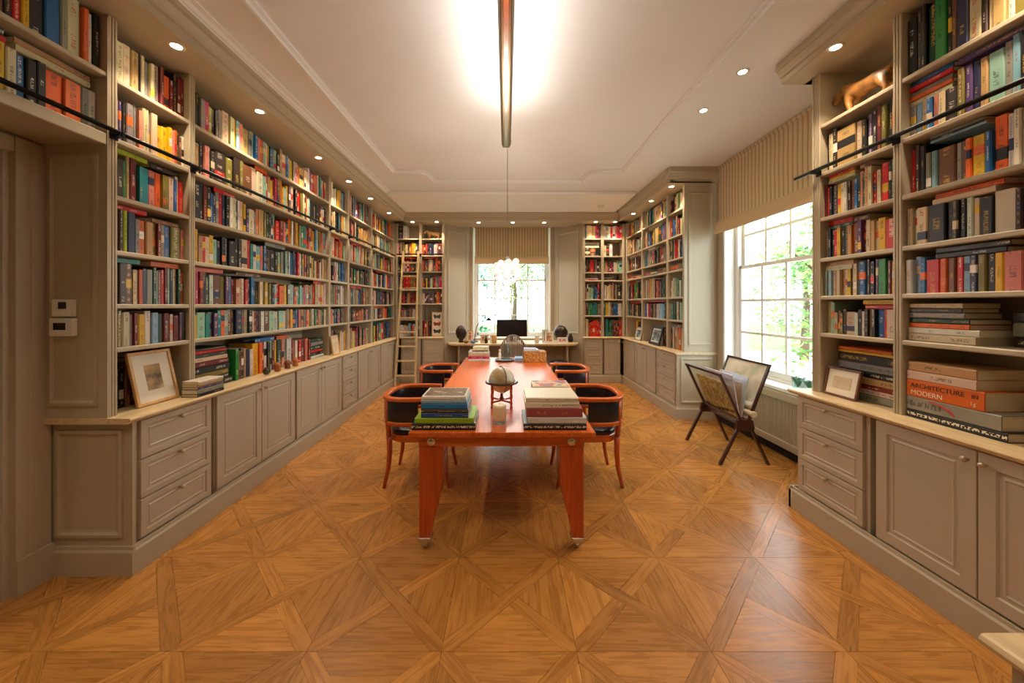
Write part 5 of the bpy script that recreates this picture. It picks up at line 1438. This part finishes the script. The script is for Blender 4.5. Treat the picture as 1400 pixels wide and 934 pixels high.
# ------------------------------------------------------------------ desk in the alcove
dk = thing('desk', 'built-in curved-front desk in the window alcove', 'desk', (0.15, 7.55, 0))
zd = 0.785
pts = [(-1.20, 7.42), (-1.13, 7.24), (-1.02, 7.15), (-0.80, 7.12), (1.10, 7.12), (1.30, 7.15), (1.41, 7.24), (1.47, 7.40), (1.36, 7.56), (1.04, 7.965), (-0.78, 7.965), (-1.08, 7.56)]
MB().prism(pts, lambda p, q_, a: (p, q_, a), zd - 0.04, zd).build('desk_top', M['counter'], dk, bevel=0.006, seg=2)
MB().box(-0.85, 1.15, 7.93, 7.965, 0.0, zd - 0.04).build('back_board', M['paint'], dk)
for x in (-0.98, 1.22):
    MB().box(x, x + 0.04, 7.35, 7.70, 0.0, zd - 0.04).build('support_panel', M['paint'], dk)
def stool(x, lab):
    t = thing('stool', lab, 'stool', (x, 7.0, 0))
    MB().lathe([(0.14, 0.40), (0.17, 0.41), (0.175, 0.45), (0.15, 0.475), (0.001, 0.48)], (x, 6.98, 0), 20).build('seat', M['leather'], t, smooth=True)
    for k in range(4):
        a = PI / 4 + k * PI / 2; MB().tube([(x + 0.12 * math.cos(a), 6.98 + 0.12 * math.sin(a), 0.40), (x + 0.16 * math.cos(a), 6.98 + 0.16 * math.sin(a), 0)], 0.012, 6).build('leg', M['black_metal'], t)
stool(-0.72, 'black round stool under the ladder end of the desk'); stool(1.02, 'black round stool under the drawer end of the desk')
# desk chair with rounded cane back
dc = thing('desk_chair', 'grey-brown cane desk chair with rounded back facing the window', 'chair', (0.12, 6.55, 0))
arc = [(0.12 + 0.24 * math.cos(a), 6.32, 0.62 + 0.40 * math.sin(a)) for a in [PI * k / 14 for k in range(15)]]
MB().tube([(0.36, 6.34, 0.45)] + arc + [(-0.12, 6.34, 0.45)], 0.017, 8).build('back_hoop', M['grey_wicker'], dc, smooth=True)
for k in range(13):
    x = -0.09 + k * 0.035; top = 0.62 + 0.40 * math.sqrt(max(0.02, 1 - ((x - 0.12) / 0.24) ** 2))
    MB().bar((x, 6.335, 0.46), (x, 6.325, top), 0.024, 0.008).build('back_slat', M['grey_wicker'], dc)
MB().box(-0.13, 0.37, 6.33, 6.78, 0.42, 0.46).build('seat', M['grey_wicker'], dc, bevel=0.01, seg=2)
for x in (-0.10, 0.34):
    for y in (6.36, 6.75): MB().tube([(x, y, 0.42), (x, y, 0)], [0.02, 0.014], 8).build('leg', M['grey_wicker'], dc)
# monitor
mo = thing('monitor', 'black computer monitor on the desk before the window', 'monitor', (0.12, 7.62, zd))
MB().box(-0.20, 0.44, 7.60, 7.635, zd + 0.10, zd + 0.46).build('bezel', M['black_frame'], mo, bevel=0.004)
MB().box(-0.185, 0.425, 7.598, 7.601, zd + 0.115, zd + 0.445).build('display', M['screen'], mo)
MB().box(0.08, 0.16, 7.63, 7.66, zd + 0.01, zd + 0.25).build('neck', M['black_frame'], mo); MB().box(0.0, 0.24, 7.54, 7.72, zd + 0.0005, zd + 0.012).build('foot', M['black_frame'], mo, bevel=0.003)
# anglepoise lamp
lp = thing('desk_lamp', 'slim jointed desk lamp left of the monitor', 'lamp', (-0.66, 7.55, zd))
MB().lathe([(0.08, 0), (0.08, 0.012), (0.02, 0.025), (0.012, 0.05)], (-0.66, 7.55, zd + 0.0005), 18).build('base', M['black_metal'], lp, smooth=True)
MB().tube([(-0.66, 7.55, zd + 0.04), (-0.62, 7.55, zd + 0.30), (-0.50, 7.55, zd + 0.52)], 0.009, 8).build('arm', M['black_metal'], lp)
MB().lathe([(0.02, 0.06), (0.055, 0.02), (0.06, 0.0), (0.055, 0.0), (0.018, 0.055)], (-0.36, 7.52, zd + 0.44), 16, cap=False).build('shade', M['black_metal'], lp, smooth=True)
MB().tube([(-0.50, 7.55, zd + 0.52), (-0.36, 7.52, zd + 0.50)], 0.008, 8).build('head_arm', M['black_metal'], lp)
# smaller things on the desk
def vase(x, y, lab, prof, mat, nm='vase', cat='vase'):
    t = thing(nm, lab, cat, (x, y, zd)); MB().lathe(prof, (x, y, zd + 0.0006), 18).build('body', mat, t, smooth=True); return t
vase(-0.92, 7.42, 'dark brown round sculpture on the alcove desk near the ladder', [(0.06, 0), (0.05, 0.02), (0.04, 0.05), (0.09, 0.10), (0.115, 0.18), (0.11, 0.25), (0.07, 0.32), (0.02, 0.345)], M['bronze'], 'sculpture', 'sculpture')
vase(1.12, 7.46, 'big dark brown globe-like sculpture on the desk near the drawers', [(0.07, 0), (0.055, 0.02), (0.035, 0.04), (0.10, 0.09), (0.145, 0.17), (0.145, 0.23), (0.10, 0.31), (0.03, 0.345)], M['bronze'], 'sculpture', 'sculpture')
vase(1.33, 7.50, 'small dark vase at the rounded end of the desk', [(0.04, 0), (0.055, 0.03), (0.05, 0.10), (0.025, 0.14), (0.035, 0.17), (0.03, 0.17), (0.001, 0.16)], M['bronze'])
vase(-0.80, 7.24, 'small ochre bowl on the desk near the ladder', [(0.03, 0), (0.05, 0.02), (0.062, 0.05), (0.058, 0.05), (0.04, 0.02), (0.001, 0.014)], M['carved'], 'bowl', 'bowl')
vase(-0.66, 7.22, 'small blue bowl beside the ochre bowl', [(0.03, 0), (0.05, 0.02), (0.06, 0.05), (0.056, 0.05), (0.04, 0.02), (0.001, 0.014)], simple('blue_glaze', (96, 134, 170), 0.25, coat=0.5), 'bowl', 'bowl')
vase(0.62, 7.30, 'cream pottery jar between monitor and photographs', [(0.035, 0), (0.05, 0.03), (0.05, 0.10), (0.035, 0.14), (0.04, 0.15), (0.001, 0.145)], M['mat'], 'jar', 'jar')
vase(-0.24, 7.26, 'tan pottery jar in front of the monitor', [(0.035, 0), (0.05, 0.03), (0.052, 0.11), (0.04, 0.14), (0.045, 0.16), (0.001, 0.155)], M['oak_frame'], 'jar', 'jar')
vase(-0.40, 7.24, 'slender dark bottle on the desk', [(0.025, 0), (0.028, 0.02), (0.028, 0.08), (0.012, 0.11), (0.012, 0.15), (0.001, 0.15)], M['bronze'], 'bottle', 'bottle')
def deskframe(x, y, w_, h_, lab, mf, mp):
    return frame(lab, 'F', y, x, w_, h_, 0.2, 0.012, mf, mp, zb=zd, matw=0.02)
M['print_red'] = print_mat('red_cards', [(0.35, (236, 230, 220)), (0.5, (190, 60, 50)), (0.7, (230, 214, 200))], 16)
M['print_tan'] = print_mat('tan_portrait', [(0.35, (230, 210, 180)), (0.5, (176, 116, 74)), (0.7, (120, 74, 50))], 10)
deskframe(-0.80, 7.36, 0.13, 0.24, 'tan portrait card on the desk beside the brown sculpture', M['oak_frame'], M['print_tan'])
deskframe(-0.52, 7.30, 0.16, 0.16, 'small tan card standing on the desk by the lamp', M['oak_frame'], M['print_tan'])
deskframe(0.74, 7.42, 0.13, 0.26, 'pale-blue framed photograph on the desk beside the monitor', M['knob'], M['print_photo'])
deskframe(0.78, 7.26, 0.17, 0.23, 'white framed tan portrait on the desk beside the big sculpture', M['white'], M['print_tan'])
deskframe(1.02, 7.18, 0.20, 0.12, 'wide white card with red motif before the big sculpture', M['white'], M['print_red'])
# red and white note cards hung on the window side of the desk lamp
for k, (x, z) in enumerate(((-0.34, zd + 0.29), (-0.31, zd + 0.12))):
    o = deskframe(x, 7.40 - 0.06 * k, 0.12, 0.10 + 0.06 * (k == 0), 'red and white card standing %s the monitor' % ('left of' if k else 'behind the dark bottle by'), M['white'], M['print_red'])

# ------------------------------------------------------------------ lamps
def spot(name, loc, power, parent, angle=100, blend=0.7, col=WARM, rot=(0, 0, 0)):
    d = bpy.data.lights.new(name, 'SPOT'); d.energy = power; d.spot_size = math.radians(angle); d.spot_blend = blend; d.color = col; d.shadow_soft_size = 0.03
    o = bpy.data.objects.new(name, d); C.objects.link(o); o.location = loc; o.rotation_euler = rot; setparent(o, parent); return o
dl0 = None
def downlight(x, y, z, label, group, tilt=(0, 0, 0)):
    global dl0
    if dl0 is None:
        dl0 = thing('downlight', label, 'light', (0, 0, 0), group=group)
        MB().lathe([(0.030, -0.004), (0.045, -0.005), (0.047, -0.002), (0.047, -0.0005), (0.030, -0.0005)], (0, 0, 0), 20, cap=False).build('trim_ring', M['plastic'], dl0, smooth=True)
        MB().lathe([(0.001, -0.0035), (0.030, -0.0035), (0.030, -0.001), (0.001, -0.001)], (0, 0, 0), 16).build('lens', M['lens'], dl0)
        spot('downlight_beam', (0, 0, -0.012), SPOT_W, dl0)
        dl0.location = (x, y, z); dl0['label'] = label; return dl0
    return dup(dl0, (x, y, z), None, label, group)
g = 'downlights in the bookcase soffits'
for y in (0.5,): downlight(-2.10, y, ZS, 'small round downlight in the soffit over the door bookshelf', 'downlights over the door bookshelf')
for y, wh in ((2.31, 'pale oak picture frame'), (3.09, 'dark glass ball'), (4.06, 'dark pile ending the wide bay'), (4.84, 'slim bay next to the wide bay'), (5.62, 'fourth bay of the left wall'), (6.5, 'bay beside the ladder')):
    downlight(-2.10, y, ZS, 'small round soffit downlight above the ' + wh, 'downlights along the left book wall')
for x, wh in ((-1.86, 'ladder top'), (-1.38, 'pale carved animal')): downlight(x, 7.20, ZS, 'small round soffit downlight right above the ' + wh, 'downlights behind the ladder')
for x, wh in ((-0.55, 'edge nearer the ladder'), (0.13, 'middle'), (0.76, 'edge nearer the drawers')): downlight(x, 7.26, ZS, 'small round downlight before the desk blind, at its ' + wh, 'downlights in the desk alcove')
for x, wh in ((1.78, 'right beside the alcove'), (2.16, 'tucked into the right corner')): downlight(x, 7.20, ZS, 'small round soffit downlight ' + wh, 'downlights between alcove and corner')
for y, wh in ((5.05, 'rack-side bay, next to the end panel'), (5.75, 'large black picture frame'), (6.55, 'silver-grey photograph frame')): downlight(2.30, y, ZS, 'small round soffit downlight above the ' + wh, 'downlights above the black frame bookcase')
for y, wh in ((2.39, 'carved horse'), (1.55, 'big flat art books')): downlight(2.17, y, ZN, 'small round soffit downlight above the ' + wh, 'downlights before the horse bookcase')
for y, wh in ((2.876, 'beside the horse bookcase cornice'), (3.448, 'before the middle of the blind')): downlight(1.875, y, ZC, 'small round downlight in plain ceiling ' + wh, 'downlights in the plain ceiling')
for x in (-1.0, 1.0):  # added ceiling downlights above and behind the camera, lighting the table front
    for y in (0.9, -0.5): downlight(x, y, ZC, 'small round downlight in the plain ceiling beside the long pendant', 'downlights added to light the table front')
sd = thing('smoke_detector', 'small white smoke detector on the ceiling near the alcove', 'smoke detector', (1.72, 6.6, ZC - 0.051))
MB().lathe([(0.03, -0.03), (0.05, -0.025), (0.055, 0.0)], (1.72, 6.6, ZC - 0.0505), 20).build('housing', M['plastic'], sd, smooth=True)

# long suspended uplight
up = thing('linear_pendant', 'long narrow brass suspended uplight above the table', 'light', (0.0, 1.85, 3.0))
zb = 2.985
MB().prism([(-0.028, zb), (0.028, zb), (0.042, zb + 0.03), (0.042, zb + 0.055), (-0.042, zb + 0.055), (-0.042, zb + 0.03)], lambda p, q_, a: (p, a, q_), 0.40, 3.31).build('housing', M['brass'], up, bevel=0.003)
MB().box(-0.012, 0.012, 0.45, 3.27, zb - 0.003, zb).build('lower_strip', M['chrome'], up)
MB().box(-0.034, 0.034, 0.42, 3.29, zb + 0.0551, zb + 0.058).build('diffuser', M['ledstrip'], up)
for y in (0.7, 2.95):
    MB().tube([(0, y, zb + 0.058), (0, y, ZC)], 0.003, 6).build('wire', M['chrome'], up)
d = bpy.data.lights.new('uplight', 'AREA'); d.shape = 'RECTANGLE'; d.size = 0.068; d.size_y = 2.86; d.energy = UP_W; d.color = (1.0, 0.95, 0.88)
o = bpy.data.objects.new('uplight', d); C.objects.link(o); o.location = (0, 1.855, zb + 0.062); o.rotation_euler = (PI, 0, 0); setparent(o, up)

# crystal cluster pendant over the table
cp = thing('crystal_pendant', 'cluster of glowing white glass baubles hanging above the table', 'light', (0.015, 4.1, 1.75))
MB().tube([(0.015, 4.1, 2.10), (0.015, 4.1, ZC)], 0.004, 6).build('cord', M['rope'], cp)
MB().lathe([(0.03, 0), (0.05, 0.015), (0.05, 0.03)], (0.015, 4.1, ZC - 0.03), 16).build('ceiling_rose', M['plastic'], cp, smooth=True)
MB().lathe([(0.012, 0), (0.045, 0.02), (0.03, 0.05), (0.008, 0.075)], (0.015, 4.1, 2.03), 16).build('socket', M['chrome'], cp, smooth=True)
rr = random.Random(5)
M['bulb'] = emis('lamp_bulb', (255, 236, 205), 14.0)
M['crystal'] = emis('lit_opal_glass', (255, 244, 226), 0.3, (236, 236, 232))
for k in range(20):
    a = k * 2.399; t = (k + 0.5) / 20; r = 0.13 * math.sin(PI * (0.25 + 0.6 * t)); z = 2.05 - 0.26 * t
    MB().sphere((0.015 + r * math.cos(a), 4.1 + r * math.sin(a), z), rr.uniform(0.026, 0.042), 14, 8).build('bauble', M['crystal'], cp, smooth=True)
for k in range(3):
    a = k * 2 * PI / 3
    MB().sphere((0.015 + 0.03 * math.cos(a), 4.1 + 0.03 * math.sin(a), 1.97 - 0.03 * k), 0.018, 10, 6).build('bulb', M['bulb'], cp, smooth=True)
d = bpy.data.lights.new('pendant_glow', 'POINT'); d.energy = CHAND_W; d.color = (1.0, 0.89, 0.75); d.shadow_soft_size = 0.08
o = bpy.data.objects.new('pendant_glow', d); C.objects.link(o); o.location = (0.015, 4.1, 1.86); setparent(o, cp)

# ------------------------------------------------------------------ garden beyond the windows
lw = MB().box(3.3, 40, -10, 40, -0.62, -0.6).box(-20, 3.3, 8.8, 40, -0.62, -0.6).build('lawn', M['soil']); tag(lw, kind='structure')
pv = MB().box(3.3, 17.0, -4, 17, -0.60, -0.585).box(-6, 3.3, 8.8, 12.5, -0.60, -0.585).build('path', M['gravel']); tag(pv, kind='structure')
def tree(x, y, h, rad, lab, mat, seed, n=2600, trunk=True, zc=0.62):
    r = random.Random(seed)
    t = thing('garden_tree' if trunk else 'garden_shrub', lab, 'tree' if trunk else 'shrub', (x, y, -0.6))
    if trunk:
        m = MB().tube([(x, y, -0.6), (x + 0.1, y, h * 0.3), (x - 0.05, y + 0.1, h * 0.75)], [0.16, 0.12, 0.05], 8)
        for k in range(5):
            a = r.uniform(0, 6.28); zz = h * r.uniform(0.3, 0.6); m.tube([(x, y, zz), (x + rad * 0.6 * math.cos(a), y + rad * 0.6 * math.sin(a), zz + rad * 0.5)], [0.06, 0.02], 6)
        m.build('trunk', M['bark'], t)
    vs = []; fs = []
    cl = [(r.gauss(0, 0.45), r.gauss(0, 0.45), r.gauss(0, 0.45)) for _ in range(26)]
    for k in range(n):
        c = r.choice(cl); p = Vector((x + rad * (c[0] + r.gauss(0, 0.17)), y + rad * (c[1] + r.gauss(0, 0.17)), h * zc + rad * (c[2] + r.gauss(0, 0.15)) * 0.9))
        u = Vector((r.gauss(0, 1), r.gauss(0, 1), r.gauss(0, 1))).normalized(); v = u.orthogonal().normalized(); s = r.uniform(0.06, 0.13)
        i = len(vs); vs += [p - u * s, p - v * s * 0.5, p + u * s, p + v * s * 0.5]; fs.append((i, i + 1, i + 2, i + 3))
    o = MB().add(vs, fs).build('foliage', mat, t); o['kind'] = 'stuff'
tree(7.6, 8.2, 4.2, 1.9, 'light green tree seen through the right window', M['leaf_a'], 1)
tree(11.5, 14.0, 5.0, 2.4, 'taller light green tree behind the first garden tree', M['leaf_a'], 2)
tree(7.2, 5.4, 3.6, 1.2, 'slim young tree close to the right window', M['leaf_a'], 3, 1500)
tree(-2.7, 13.5, 4.4, 1.8, 'blue-green tree beyond the desk window on the ladder side', M['leaf_b'], 4)
tree(3.2, 13.0, 4.6, 1.8, 'blue-green tree beyond the desk window on the lamp side', M['leaf_b'], 5)
tree(0.4, 20.0, 6.5, 2.6, 'tall pale tree standing far beyond the desk window', M['leaf_a'], 6)
tree(-7.0, 20.0, 5.5, 2.2, 'broad blue-green tree well beyond the desk window', M['leaf_b'], 9, 3400)
tree(5.0, 18.0, 5.4, 2.2, 'broad light green tree well beyond the desk window', M['leaf_a'], 10, 3400)
tree(13.5, 5.0, 5.0, 2.2, 'broad light green tree across the path from the right window', M['leaf_a'], 11, 3400)
tree(-1.2, 11.6, 1.0, 0.9, 'low rounded shrub below the desk window', M['leaf_b'], 7, 1500, False, 0.1)
tree(1.3, 10.6, 1.0, 0.8, 'smaller low shrub below the desk window', M['leaf_b'], 8, 1300, False, 0.1)

# printed picture covers of the topmost books on the table
def cover_print(cat_where, mat, top=True):
    bs = [b for b in BOOKS if b.get('st') is not None and b['wh'] == cat_where and 'obj' in b]
    b = max(bs, key=lambda k: k['z']); L_, D_ = b['h'], b['dp']
    z = b['z'] + b['t']
    o = MB().box(b['s'] + 0.012, b['s'] + L_ - 0.012, b['d'] + 0.015, b['d'] + D_ - 0.012, z, z + 0.0008).build('cover_picture', mat)
    setparent(o, b['obj'])
cover_print('table pile with the lime book', print_mat('brown_cover_art', [(0.3, (60, 44, 32)), (0.45, (150, 118, 84)), (0.55, (96, 84, 70)), (0.7, (206, 176, 140))], 13, 3))
cover_print('second pile behind the mauve book', print_mat('bright_cover_art', [(0.3, (60, 110, 90)), (0.45, (226, 206, 170)), (0.55, (206, 96, 80)), (0.7, (110, 130, 170))], 9, 3))
